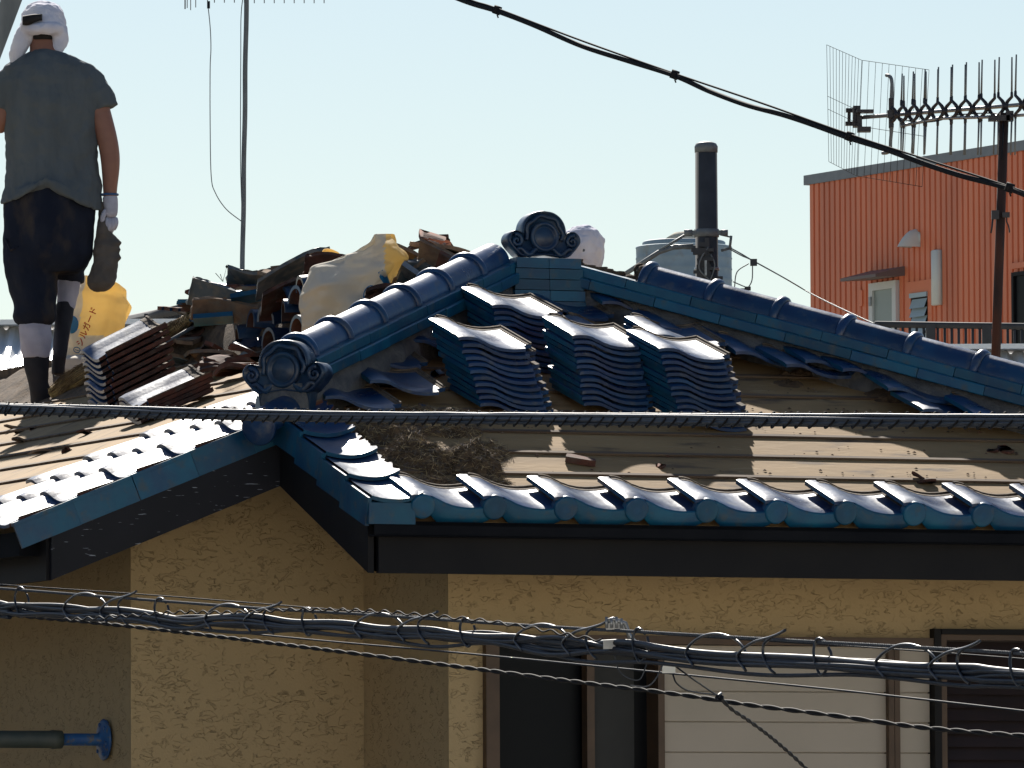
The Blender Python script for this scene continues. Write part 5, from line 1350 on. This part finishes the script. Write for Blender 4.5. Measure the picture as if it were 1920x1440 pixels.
# lower bundle hung by spiral rings from a steel strand
YL = (19, 13.2)
mes = [(-60, 1097), (0, 1103), (240, 1122), (480, 1140), (700, 1153), (960, 1171), (1240, 1187), (1500, 1202), (1720, 1214), (1980, 1229)]
bun = [(-60, 1134), (0, 1140), (160, 1150), (400, 1166), (600, 1177), (800, 1190), (1000, 1206), (1200, 1224), (1400, 1240), (1600, 1250), (1800, 1260), (1980, 1270)]
e = thing('suspended_cable_bundle', 'bundle of black cables hung by spiral rings from a steel strand before the wall', 'cable', T(at(960, 1190, 15.6))); inv = e.matrix_world.inverted()
MS = [inv @ p for p in cpath(mes, *YL)]; BU = [inv @ p for p in cpath(bun, *YL)]
F = fine(MS, .0025)
for s in range(3):
    pts = []; L_ = 0
    for i, p in enumerate(F):
        L_ += .0025; a = s * 2.094 + L_ * 2 * math.pi / .03; pts.append(p + Vector((0, math.cos(a) * .0016, math.sin(a) * .0016)))
    g = MB(); g.tube(pts, .0017, 5); g.build('steel_strand', M['steelwire'], e)
F = fine(BU, .02)
cab = [(.0062, .0, .009), (.0052, .008, -.003), (.0048, -.007, -.008), (.0042, -.009, .003), (.0036, .002, -.014), (.0034, -.004, -.001), (.0026, .006, .004)]
for s, (rad, oy, oz) in enumerate(cab):
    pts = []
    for i, p in enumerate(F):
        w1 = noise.noise(Vector((i * .045, s * 7.7, 1))); w2 = noise.noise(Vector((i * .05, s * 5.1, 9)))
        pts.append(p + Vector((0, oy + .012 * w1, oz + (.018 if s else .014) * w2)))
    g = MB(); g.tube(pts, rad, 9); g.build('cable', M['bluejacket'], e)
# rings
def at_len(C, px, Y): pass
def nearest(C, px):
    best = min(range(len(C)), key=lambda i: abs((cam_px(e.matrix_world @ C[i])[0]) - px)); return C[best]
CMI = CAM_M.inverted()
def cam_px(w):
    c = CMI @ w; f = FOC * 1920; return (960 + f * c.x / -c.z, 720 - f * c.y / -c.z)
MF = fine(MS, .006); BF = fine(BU, .006)
px0 = -150.0
gaps = [(-660, 215), (-405, 235), (2060, 420), (2500, 440), (-130, 250), (120, 268), (385, 285), (665, 310), (965, 345), (1285, 375), (1640, 395)]
ARCS = [[(12, 0, -1), (0, .42, -1), (20, .86, -.6), (47, 1.02, 0), (75, .86, .6), (92, .4, 1), (96, .15, .9)],
        [(88, 0, -1), (75, .4, -1), (95, .8, -.7), (122, 1.0, -.15), (136, 1.12, 0), (146, 1.24, .05)],
        [(125, 1.02, 0), (113, .78, -.8), (113, .4, -1), (122, .1, -.9), (130, -.02, -.4)],
        [(206, .9, .7), (199, 1.04, .2), (190, 1.0, -.3), (185, .65, -1), (189, .25, -.9), (198, .0, -.3), (209, .3, .6), (212, .6, .9), (209, .82, .8)]]
for gx, wd in gaps:
    sc_ = wd / 290
    for arc in ARCS:
        pts = []
        for (dx, h, dp) in arc:
            m_ = nearest(MF, gx + dx * sc_); b_ = nearest(BF, gx + dx * sc_)
            lo = b_ + Vector((0, 0, -.017)); hi = m_ + Vector((0, 0, .003)); p = lo.lerp(hi, h); p.y += .022 * dp; pts.append(p)
        g = MB(); g.tube(catmull(pts, 8), .0026, 7); g.build('spiral_ring', M['ringmat'], e)
# clamp on the strand
c = nearest(MF, 1150); g = MB()
g.box(c + Vector((-.004, -.006, -.026)), (.028, .02, .016)); g.build('clamp_block', M['galv'], e)
g = MB(); g.box(c + Vector((.004, -.004, .008)), (.034, .014, .014), T(0, 0, 0)); g.tube([c + Vector((-.012, -.01, .016)), c + Vector((.0, -.012, .02)), c + Vector((.022, -.01, .012)), c + Vector((.03, -.01, -.012)), c + Vector((.042, -.008, -.024))], .0045, 7)
for k in range(4): g.tube([c + Vector((-.012 + .009 * k, -.014, .004)), c + Vector((-.012 + .009 * k, -.014, .024 - .003 * (k % 2)))], .003, 6)
g.build('strand_clamp', M['galv'], e)
g = MB(); g.tube(catmull([c + Vector((.0, -.01, -.034)), c + Vector((.012, 0, -.075)), c + Vector((.045, 0, -.09)), c + Vector((.06, 0, -.062))], 6), .0012, 5); g.tube(catmull([c + Vector((.03, -.01, -.1)), c + Vector((.065, -.01, -.1)), c + Vector((.088, -.01, -.065)), c + Vector((.094, 0, -.03))], 6), .0014, 5); g.build('loose_wire_end', M['steelwire'], e)
# twisted thin line wound along the bundle
def twisted(name, pts2, Y2, label, r=.0028, tw=.0022, pitch=.075, parent=None, mt='black', strands=2, amp=0.0):
    e_ = parent or thing(name, label, 'cable', T(at(pts2[0][0], pts2[0][1], ycab(pts2[0][0], *Y2))))
    iv = e_.matrix_world.inverted(); F = fine([iv @ p for p in cpath(pts2, *Y2)], pitch / 14)
    for s in range(strands):
        P_ = []; L_ = 0
        for i, p in enumerate(F):
            L_ += pitch / 14; a = s * 2 * math.pi / strands + 2 * math.pi * L_ / pitch
            P_.append(p + Vector((0, math.cos(a) * tw, math.sin(a) * tw + amp * math.sin(L_ * 7))))
        g = MB(); g.tube(P_, r, 6); g.build('strand', M[mt], e_)
    return e_
twisted('x', [(120, 1162), (240, 1155), (330, 1148), (440, 1148), (560, 1143), (700, 1146), (800, 1154), (900, 1163), (1000, 1178), (1090, 1195), (1130, 1200)], (18.8, 13.1), '', parent=e, r=.0018, tw=.0032, pitch=.08, mt='black2', strands=1)
twisted('twisted_wire', [(-40, 1148), (200, 1170), (420, 1195), (640, 1222), (860, 1250), (1060, 1276), (1280, 1303), (1400, 1321), (1560, 1341), (1740, 1365), (1980, 1385)], (20, 14.4), 'thin twisted black wire pair sagging below the ring hung bundle', r=.0026, tw=.0024, pitch=.15, mt='black2')
e = thing('overhead_cable', 'thin straight black wire between the ring hung bundle and the twisted pair', 'cable', T(at(960, 1235, 17))); inv = e.matrix_world.inverted()
g = MB(); g.tube([inv @ p for p in cpath([(-40, 1143), (300, 1172), (600, 1201), (870, 1225), (1280, 1265), (1600, 1297), (1980, 1340)], 20.5, 15)], .0022, 6); g.build('wire', M['black'], e)
e = thing('overhead_cable', 'fine dark wire just above the steel strand at the left', 'cable', T(at(300, 1118, 19.5))); inv = e.matrix_world.inverted()
g = MB(); g.tube([inv @ p for p in cpath([(-60, 1091), (0, 1096), (300, 1117), (640, 1144), (1000, 1172), (1280, 1192), (1660, 1216), (1980, 1240)], 21, 17)], .0017, 6); g.build('wire', M['black'], e)
# service drop
e = thing('service_drop_cable', 'black service cable dropping away from the bundle to the lower right', 'cable', T(at(1350, 1308, 15.4))); inv = e.matrix_world.inverted(); q = lambda x, y: inv @ at(x, y, 15.2 + (x - 1260) * .004)
g = MB(); g.tube([q(1262, 1246), q(1300, 1274), q(1350, 1308)], .0016, 6); g.build('support_wire', M['black'], e)
g = MB(); g.tube(catmull([q(1262, 1265), q(1268, 1280), q(1285, 1293), q(1310, 1299), q(1345, 1303)], 6), .0017, 6); g.build('slack_loop', M['black'], e)
g = MB(); P_ = fine(catmull([q(1350, 1308), q(1372, 1330), q(1405, 1352), q(1450, 1386), q(1500, 1430), q(1570, 1500), q(1760, 1690)], 8), .006)
for s in (0, math.pi): g.tube([p + Vector((math.sin(i * .5 + s) * .0012, math.cos(i * .5 + s) * .0018, math.sin(i * .5 + s) * .0014)) for i, p in enumerate(P_)], .0021, 6)
g.build('cable', M['black'], e)
g = MB(); g.lathe([(0, -.006), (.006, -.003), (.006, .003), (0, .006)], 10, T(q(1351, 1308))); g.tube([q(1343, 1308), q(1352, 1300)], .003, 6); g.build('tie_knot', M['black'], e)
g = MB(); g.box(q(1254, 1254), (.024, .002, .016), None); g.build('cable_tag', M['lamp'], e)
# ================================================================ THE WORKER
YP_ = 35.1
foot = at(82, 757, YP_)
per = thing('person', 'roofer seen from behind in grey t-shirt and navy work trousers, white towel on his head, shouldering a grey board', 'person', T(foot))
per['label'] = 'roofer seen from behind walking up the slope, grey t-shirt, navy trousers, white towel on head'
inv = T(-foot)
pp = lambda x, y, dy=0.0: inv @ at(x, y, YP_ + dy)
SP = FOC * 1920 / YP_
def skin_body(name, nodes, edges, matl, parent, root, sub=2):
    me = bpy.data.meshes.new(name); names = list(nodes)
    me.from_pydata([tuple(nodes[k][0]) for k in names], [(names.index(a), names.index(b)) for a, b in edges], [])
    o = bpy.data.objects.new(name, me); COL.objects.link(o); o.parent = parent
    m = o.modifiers.new('skin', 'SKIN'); m.use_smooth_shade = True
    for i, k in enumerate(names):
        sv = me.skin_vertices[0].data[i]; r = nodes[k][1]
        sv.radius = r if isinstance(r, tuple) else (r, r); sv.use_root = (k == root)
    s = o.modifiers.new('sub', 'SUBSURF'); s.levels = sub; s.render_levels = sub
    me.materials.append(matl); return o
N = {'pelvis': (pp(98, 425), .12), 'belly': (pp(98, 340), .12), 'chest': (pp(98, 225), (.14, .12)), 'sho': (pp(96, 140, .0), (.10, .09)), 'neck': (pp(84, 104, .01), .066), 'neck2': (pp(82, 80, .03), .062),
     'head': (pp(80, 54, .085), (.075, .09)), 'crown': (pp(80, 30, .10), (.07, .085)), 'nose': (pp(80, 60, .19), .016),
     'rs': (pp(166, 148), .062), 're': (pp(202, 262, -.03), .047), 'rf': (pp(208, 300, -.03), .046), 'rw': (pp(206, 366, -.02), .030), 'rh': (pp(208, 385, -.02), .032),
     'ls': (pp(22, 150), .062), 'le': (pp(-4, 244, -.02), .046), 'lw': (pp(-32, 190, .12), .03), 'lh': (pp(-36, 170, .15), .032),
     'lhip': (pp(66, 455), .088), 'lk': (pp(58, 590, -.02), .062), 'lc': (pp(66, 636, -.03), .058), 'la': (pp(72, 722, .0), .038), 'lt': (pp(88, 748, .14), .032),
     'rhip': (pp(128, 455, .02), .078), 'rk': (pp(131, 515, .16), .046), 'rc': (pp(125, 552, .13), .042), 'ra': (pp(111, 675, .07), .03), 'rt': (pp(109, 697, .13), .026)}
EG = [('pelvis', 'belly'), ('belly', 'chest'), ('chest', 'sho'), ('sho', 'neck'), ('neck', 'neck2'), ('neck2', 'head'), ('head', 'crown'), ('head', 'nose'), ('sho', 'rs'), ('rs', 're'), ('re', 'rf'), ('rf', 'rw'), ('rw', 'rh'),
      ('sho', 'ls'), ('ls', 'le'), ('le', 'lw'), ('lw', 'lh'), ('pelvis', 'lhip'), ('lhip', 'lk'), ('lk', 'lc'), ('lc', 'la'), ('la', 'lt'), ('pelvis', 'rhip'), ('rhip', 'rk'), ('rk', 'rc'), ('rc', 'ra'), ('ra', 'rt')]
body = skin_body('body', N, EG, M['skin'], per, 'pelvis')
def cloth(name, parts, matl, parent, voxel=.008, smooth=6, wr=.006, wscale=.08, extra_tex=None):
    """closed lofts fused into one garment surface"""
    mb = MB()
    for rings in parts: mb.loft(rings)
    o = mb.build(name, matl, parent)
    r = o.modifiers.new('remesh', 'REMESH'); r.mode = 'VOXEL'; r.voxel_size = voxel; r.use_smooth_shade = True
    s = o.modifiers.new('smooth', 'SMOOTH'); s.iterations = smooth; s.factor = .5
    if wr:
        t = bpy.data.textures.new(name + '_folds', 'CLOUDS'); t.noise_scale = wscale; t.noise_depth = 2
        d = o.modifiers.new('folds', 'DISPLACE'); d.texture = t; d.strength = wr; d.mid_level = .5; d.texture_coords = 'LOCAL'
    return o
def ell(c, rx, ry, n=26, tilt=None, fn=None):
    out = []
    for i in range(n):
        a = 2 * math.pi * i / n; f = fn(a) if fn else 1
        p = Vector((rx * math.cos(a) * f, ry * math.sin(a) * f, 0))
        if tilt is not None: p = tilt @ p
        out.append(c + p)
    return out
def rows(lst, Yd=0.0, fn=None, n=36):        # (y, xl, xr, depth, dy)
    R_ = []
    for (y, xl, xr, dp, dy) in lst:
        a = pp(xl, y, dy); b = pp(xr, y, dy); R_.append(ell((a + b) / 2, (b.x - a.x) / 2, dp, n, None, (lambda q_, y=y: fn(q_, y)) if fn else None))
    return R_
def limb(pts, n=22):                          # (x, y, dy, radius)
    P = [pp(x, y, dy) for x, y, dy, r in pts]; rr_ = [r for *_, r in pts]
    C = catmull(P, 5); RR = [interp(list(range(len(rr_))), rr_, i / 5) for i in range(len(C))]
    rings = []
    for i, p in enumerate(C):
        t = (C[min(i + 1, len(C) - 1)] - C[max(i - 1, 0)]).normalized(); s1 = t.cross(Vector((0, 1, 0.001))).normalized(); s2 = s1.cross(t)
        rings.append([p + (s1 * math.cos(a) + s2 * math.sin(a)) * RR[i] for a in [2 * math.pi * k / n for k in range(n)]])
    return rings
# t-shirt with long diagonal folds running to the right hip
def fold(a, y):
    b_ = a + (y - 100) * .0032; q_ = Vector((math.cos(b_) * 2.6, math.sin(b_) * 2.6, y * .006)); q2 = Vector((math.cos(b_) * 6, math.sin(b_) * 6, y * .011))
    return 1 + min(1, (y - 85) / 90) * (.12 * (.3 - abs(noise.noise(q_))) + .07 * (.3 - abs(noise.noise(q2)))) + .02 * math.exp(-((y - 372) / 22) ** 2) * math.sin(a * 6 + 1)
torso = rows([(93, 66, 104, .055, .0), (100, 52, 124, .075, 0), (110, 26, 150, .10, 0), (126, 6, 176, .125, 0), (150, 2, 190, .135, 0), (200, 6, 190, .14, 0), (250, 9, 184, .135, 0), (300, 12, 182, .125, 0), (335, 13, 186, .13, 0), (352, 11, 190, .14, 0), (368, 9, 190, .15, 0), (379, 6, 192, .152, 0), (384, 5, 193, .15, 0)], fn=fold, n=60)
# raise the hem in the middle of the back
for k in (-3, -2, -1):
    for i, p in enumerate(torso[k]):
        xx = (p.x - pp(95, 380).x) / .2
        if p.y < .02: p.z += .075 * math.exp(-((xx + .05) / .5) ** 2) - .03 * max(0, xx)
sh_r = limb([(120, 146, 0, .075), (152, 150, 0, .074), (178, 170, -.005, .07), (194, 206, -.01, .064)])
sh_l = limb([(60, 146, 0, .075), (34, 150, 0, .074), (8, 170, -.005, .07), (-6, 204, -.01, .064)])
shirt = cloth('tshirt', [torso, sh_r, sh_l], M['shirt'], per, voxel=.006, smooth=3, wr=.022, wscale=.07)
g = MB()   # a few real folds pressed into the back
def tfold(a, y):
    q_ = Vector((math.cos(a) * 2.4, math.sin(a) * 2.4, y * .022)); q2 = Vector((math.cos(a) * 5, math.sin(a) * 5, y * .05))
    return 1 + .10 * (.3 - abs(noise.noise(q_))) + .05 * (.3 - abs(noise.noise(q2)))
hips = rows([(352, 14, 184, .118, 0), (375, 10, 182, .13, 0), (410, 7, 178, .14, 0), (450, 6, 176, .14, 0), (480, 7, 172, .135, 0), (500, 9, 160, .12, 0), (512, 12, 150, .1, 0)], fn=tfold)
lleg = rows([(470, 6, 100, .12, 0), (510, 9, 108, .12, 0), (545, 18, 106, .11, -.01), (575, 26, 104, .105, -.015), (592, 25, 106, .10, -.02), (604, 29, 102, .09, -.02), (611, 36, 96, .075, -.02)], fn=tfold)
rleg = rows([(455, 96, 176, .12, .02), (480, 100, 175, .12, .07), (497, 102, 165, .115, .12), (508, 103, 156, .105, .14), (522, 104, 158, .09, .15), (531, 106, 157, .075, .15)])
trousers = cloth('trousers', [hips, lleg, rleg], M['trouser'], per, voxel=.007, smooth=3, wr=.016, wscale=.09)
g = MB(); a = pp(12, 455, -.135); g.tube([pp(10, 448, -.06), pp(20, 470, -.12), pp(34, 462, -.14)], .004, 6); g.build('pocket_seam', M['trouser'], per)
cloth('leg_wrap', [rows([(600, 38, 94, .062, -.03), (612, 35, 96, .066, -.03), (630, 36, 97, .066, -.03), (655, 39, 95, .062, -.025), (672, 42, 92, .056, -.02)])], M['sock'], per, .006, 4, .006, .04)
cloth('leg_wrap', [rows([(508, 110, 152, .056, .14), (525, 107, 151, .058, .13), (550, 107, 148, .057, .12), (580, 108, 140, .052, .11)])], M['sock'], per, .006, 4, .006, .04)
cloth('boot', [rows([(660, 41, 93, .060, -.02), (690, 45, 92, .055, -.01), (715, 52, 90, .05, .0), (735, 56, 97, .06, .02), (750, 57, 108, .085, .06), (757, 58, 112, .10, .08)])], M['boot'], per, .006, 4, .006, .05)
cloth('boot', [rows([(566, 106, 141, .053, .11), (600, 103, 136, .050, .09), (640, 100, 128, .045, .06), (672, 98, 124, .045, .05), (690, 97, 122, .06, .08), (703, 97, 122, .075, .1)])], M['boot'], per, .006, 4, .006, .05)
# towel over the head, tied, with two hanging corners
hd = [ell(pp(81, y, .045 + (60 - y) * .0009), r, r * 1.18, 26, None, (lambda a, y=y: 1 + .03 * math.sin(a * 5 + y * .2))) for y, r in ((2, .012), (5, .045), (12, .07), (24, .088), (38, .095), (50, .097), (60, .092), (68, .08))]
fr = limb([(100, 46, .02, .04), (109, 60, .01, .042), (112, 76, .0, .038), (108, 92, -.01, .028), (104, 108, -.02, .012)])
fl = limb([(58, 50, .02, .036), (46, 66, .0, .040), (38, 84, -.02, .038), (30, 102, -.03, .032), (24, 120, -.04, .014)])
band = limb([(44, 52, -.02, .024), (62, 54, -.055, .026), (82, 53, -.07, .026), (102, 53, -.05, .026), (114, 58, -.0, .026)])
tw = cloth('head_towel', [hd, fr, fl, band], M['towel'], per, .005, 5, .012, .035)
g = MB(); rings = []
for t in range(9):
    x = lerp(42, 79, t / 8); yb = lerp(46, 40, t / 8) + 3 * math.sin(t * .7); yt = lerp(31, 27, math.sin(t / 8 * math.pi * .6)); d_ = -.066 - .018 * math.sin(math.pi * t / 8)
    rings.append([pp(x, yt - 1, d_ + .03), pp(x, yt, d_), pp(x, (yt + yb) / 2, d_ - .006), pp(x, yb, d_), pp(x, yb + 1, d_ + .03)])
g.loft(rings); g.build('cap_opening', M['hair'], tw)
g = MB(); g.loft([ell(pp(82, y, .02), rx_, .058, 20) for y, rx_ in ((62, .05), (70, .056), (76, .05))]); g.build('hair', M['hair'], per)
# right hand in a white glove: palm, four fingers curled round the pouch, thumb
gn = {'wr': (pp(205, 362, -.02), .034), 'w2': (pp(207, 376, -.02), .036), 'palm': (pp(209, 396, -.02), (.042, .03)), 'kn': (pp(209, 410, -.02), (.042, .026))}
ge = [('wr', 'w2'), ('w2', 'palm'), ('palm', 'kn')]
glove = skin_body('glove', gn, ge, M['glove'], per, 'wr')
for i, (dx, ln) in enumerate(((-8, 24), (-3, 28), (2.5, 27), (7.5, 22))):
    fn_ = {'a': (pp(209 + dx, 408, -.025), .0115), 'b': (pp(210 + dx * 1.1, 408 + ln * .45, -.045), .011), 'c': (pp(208 + dx * 1.05, 408 + ln * .8, -.04), .0105), 'd': (pp(206 + dx, 408 + ln, -.02), .0095)}
    skin_body('finger', fn_, [('a', 'b'), ('b', 'c'), ('c', 'd')], M['glove'], glove, 'a', 1)
tn = {'a': (pp(200, 392, -.03), .013), 'b': (pp(193, 405, -.045), .012), 'c': (pp(192, 418, -.04), .0105)}
skin_body('thumb', tn, [('a', 'b'), ('b', 'c')], M['glove'], glove, 'a', 1)
g = MB(); zc_ = pp(205, 365, -.02); g.tube([zc_ + Vector((.036 * math.cos(a), .034 * math.sin(a), 0)) for a in [2 * math.pi * i / 20 for i in range(21)]], .005, 6); g.build('cuff', M['bluepaint'], glove)
# left hand round the board
gl = skin_body('glove', {'a': (pp(-33, 190, .12), .034), 'b': (pp(-36, 172, .15), (.04, .03)), 'c': (pp(-34, 158, .13), (.04, .026))}, [('a', 'b'), ('b', 'c')], M['glove'], per, 'a')
for i in range(4):
    skin_body('finger', {'a': (pp(-38 + 4 * i, 160, .12), .0115), 'b': (pp(-36 + 5 * i, 148, .07), .011), 'c': (pp(-33 + 5 * i, 152, .03), .0105)}, [('a', 'b'), ('b', 'c')], M['glove'], gl, 'a', 1)
skin_body('thumb', {'a': (pp(-24, 172, .13), .013), 'b': (pp(-16, 160, .1), .012), 'c': (pp(-13, 150, .06), .0105)}, [('a', 'b'), ('b', 'c')], M['glove'], gl, 'a', 1)
# cloth pouch dangling from the right hand
po = thing('cloth_pouch', 'limp dusty brown cloth pouch with a crumpled neck dangling from the gloved hand', 'bag', T(at(195, 545, YP_)))
po_inv = po.matrix_world.inverted()
rws = [(378, 186, 196, .012), (400, 184, 199, .02), (420, 183, 204, .03), (438, 180, 210, .04), (448, 178, 222, .035), (455, 177, 229, .04), (462, 177, 223, .045), (468, 176, 226, .045), (474, 175, 222, .045), (484, 175, 229, .045), (491, 174, 222, .05), (500, 171, 221, .055), (520, 165, 219, .06), (533, 163, 217, .058), (541, 168, 208, .045), (547, 176, 198, .02)]
rg = []
for (y, xl, xr, dp) in rws:
    a = po_inv @ at(xl, y, YP_ - .02); b = po_inv @ at(xr, y, YP_ - .02); rg.append(ell((a + b) / 2, (b.x - a.x) / 2, dp, 30, None, lambda q_, y=y: 1 + .05 * math.sin(q_ * 4 + y * .15)))
cloth('pouch_body', [rg], M['leather'], po, .0045, 3, .012, .05)
# board on the left shoulder
a = at(-62, 225, YP_ - .16); b = at(62, -105, YP_ - .04); g = MB(); d = (b - a)
m = frame(a, d, Vector((1, 0, 0)))
K = 12; rings = []
for k in range(K + 1):
    x = d.length * k / K; rings.append([m @ Vector((x, y, z)) for y, z in ((-.042, -.016), (.042, -.016), (.042, -.008), (.034, .010), (.034, .016), (-.034, .016), (-.034, .010), (-.042, -.008))])
g.loft(rings, smooth=False)
o = g.build('board', M['blade']); tag(o, 'grey board carried on the left shoulder of the standing roofer', 'board')
# ================================================================ SECOND WORKER behind the ridge
c2 = at(1093, 462, 33.3)
p2 = thing('person', 'crouching worker behind the ridge end, only the white towel on the head showing', 'person', T(c2.x, c2.y, c2.z - .72)); i2 = p2.matrix_world.inverted()
h2 = Vector((0, 0, .72))
n2 = {'pelvis': (Vector((.05, .15, .16)), .12), 'belly': (Vector((.04, .14, .3)), .115), 'chest': (Vector((.02, .08, .43)), (.13, .11)), 'sho': (Vector((0, .04, .54)), .085), 'neck': (Vector((0, .01, .62)), .055), 'head': (h2 + Vector((0, 0, -.02)), (.075, .085)), 'crown': (h2 + Vector((0, 0, .03)), (.07, .08)), 'nose': (h2 + Vector((.0, -.1, -.02)), .015),
      'ra': (Vector((.17, .04, .5)), .052), 're': (Vector((.24, -.1, .32)), .04), 'rw': (Vector((.14, -.24, .24)), .03), 'la': (Vector((-.17, .04, .5)), .052), 'le': (Vector((-.22, -.1, .32)), .04), 'lw': (Vector((-.1, -.22, .24)), .03),
      'rk': (Vector((.2, -.16, .3)), .065), 'rf': (Vector((.2, .02, .02)), .04), 'lk': (Vector((-.12, -.16, .3)), .065), 'lf': (Vector((-.12, .02, .02)), .04)}
skin_body('body', n2, [('pelvis', 'belly'), ('belly', 'chest'), ('chest', 'sho'), ('sho', 'neck'), ('neck', 'head'), ('head', 'crown'), ('head', 'nose'), ('sho', 'ra'), ('ra', 're'), ('re', 'rw'), ('sho', 'la'), ('la', 'le'), ('le', 'lw'), ('pelvis', 'rk'), ('rk', 'rf'), ('pelvis', 'lk'), ('lk', 'lf')], M['shirt'], p2, 'pelvis')
hd = [ell(h2 + Vector((.0, -.0, z)), r, r * 1.1, 26, None, (lambda a, z=z: 1 + .035 * math.sin(a * 6 + z * 30))) for z, r in ((-.10, .055), (-.085, .074), (-.05, .084), (-.01, .088), (.03, .083), (.06, .066), (.08, .036), (.086, .01))]
cloth('head_towel', [hd], M['towel'], p2, .005, 4, .014, .04)
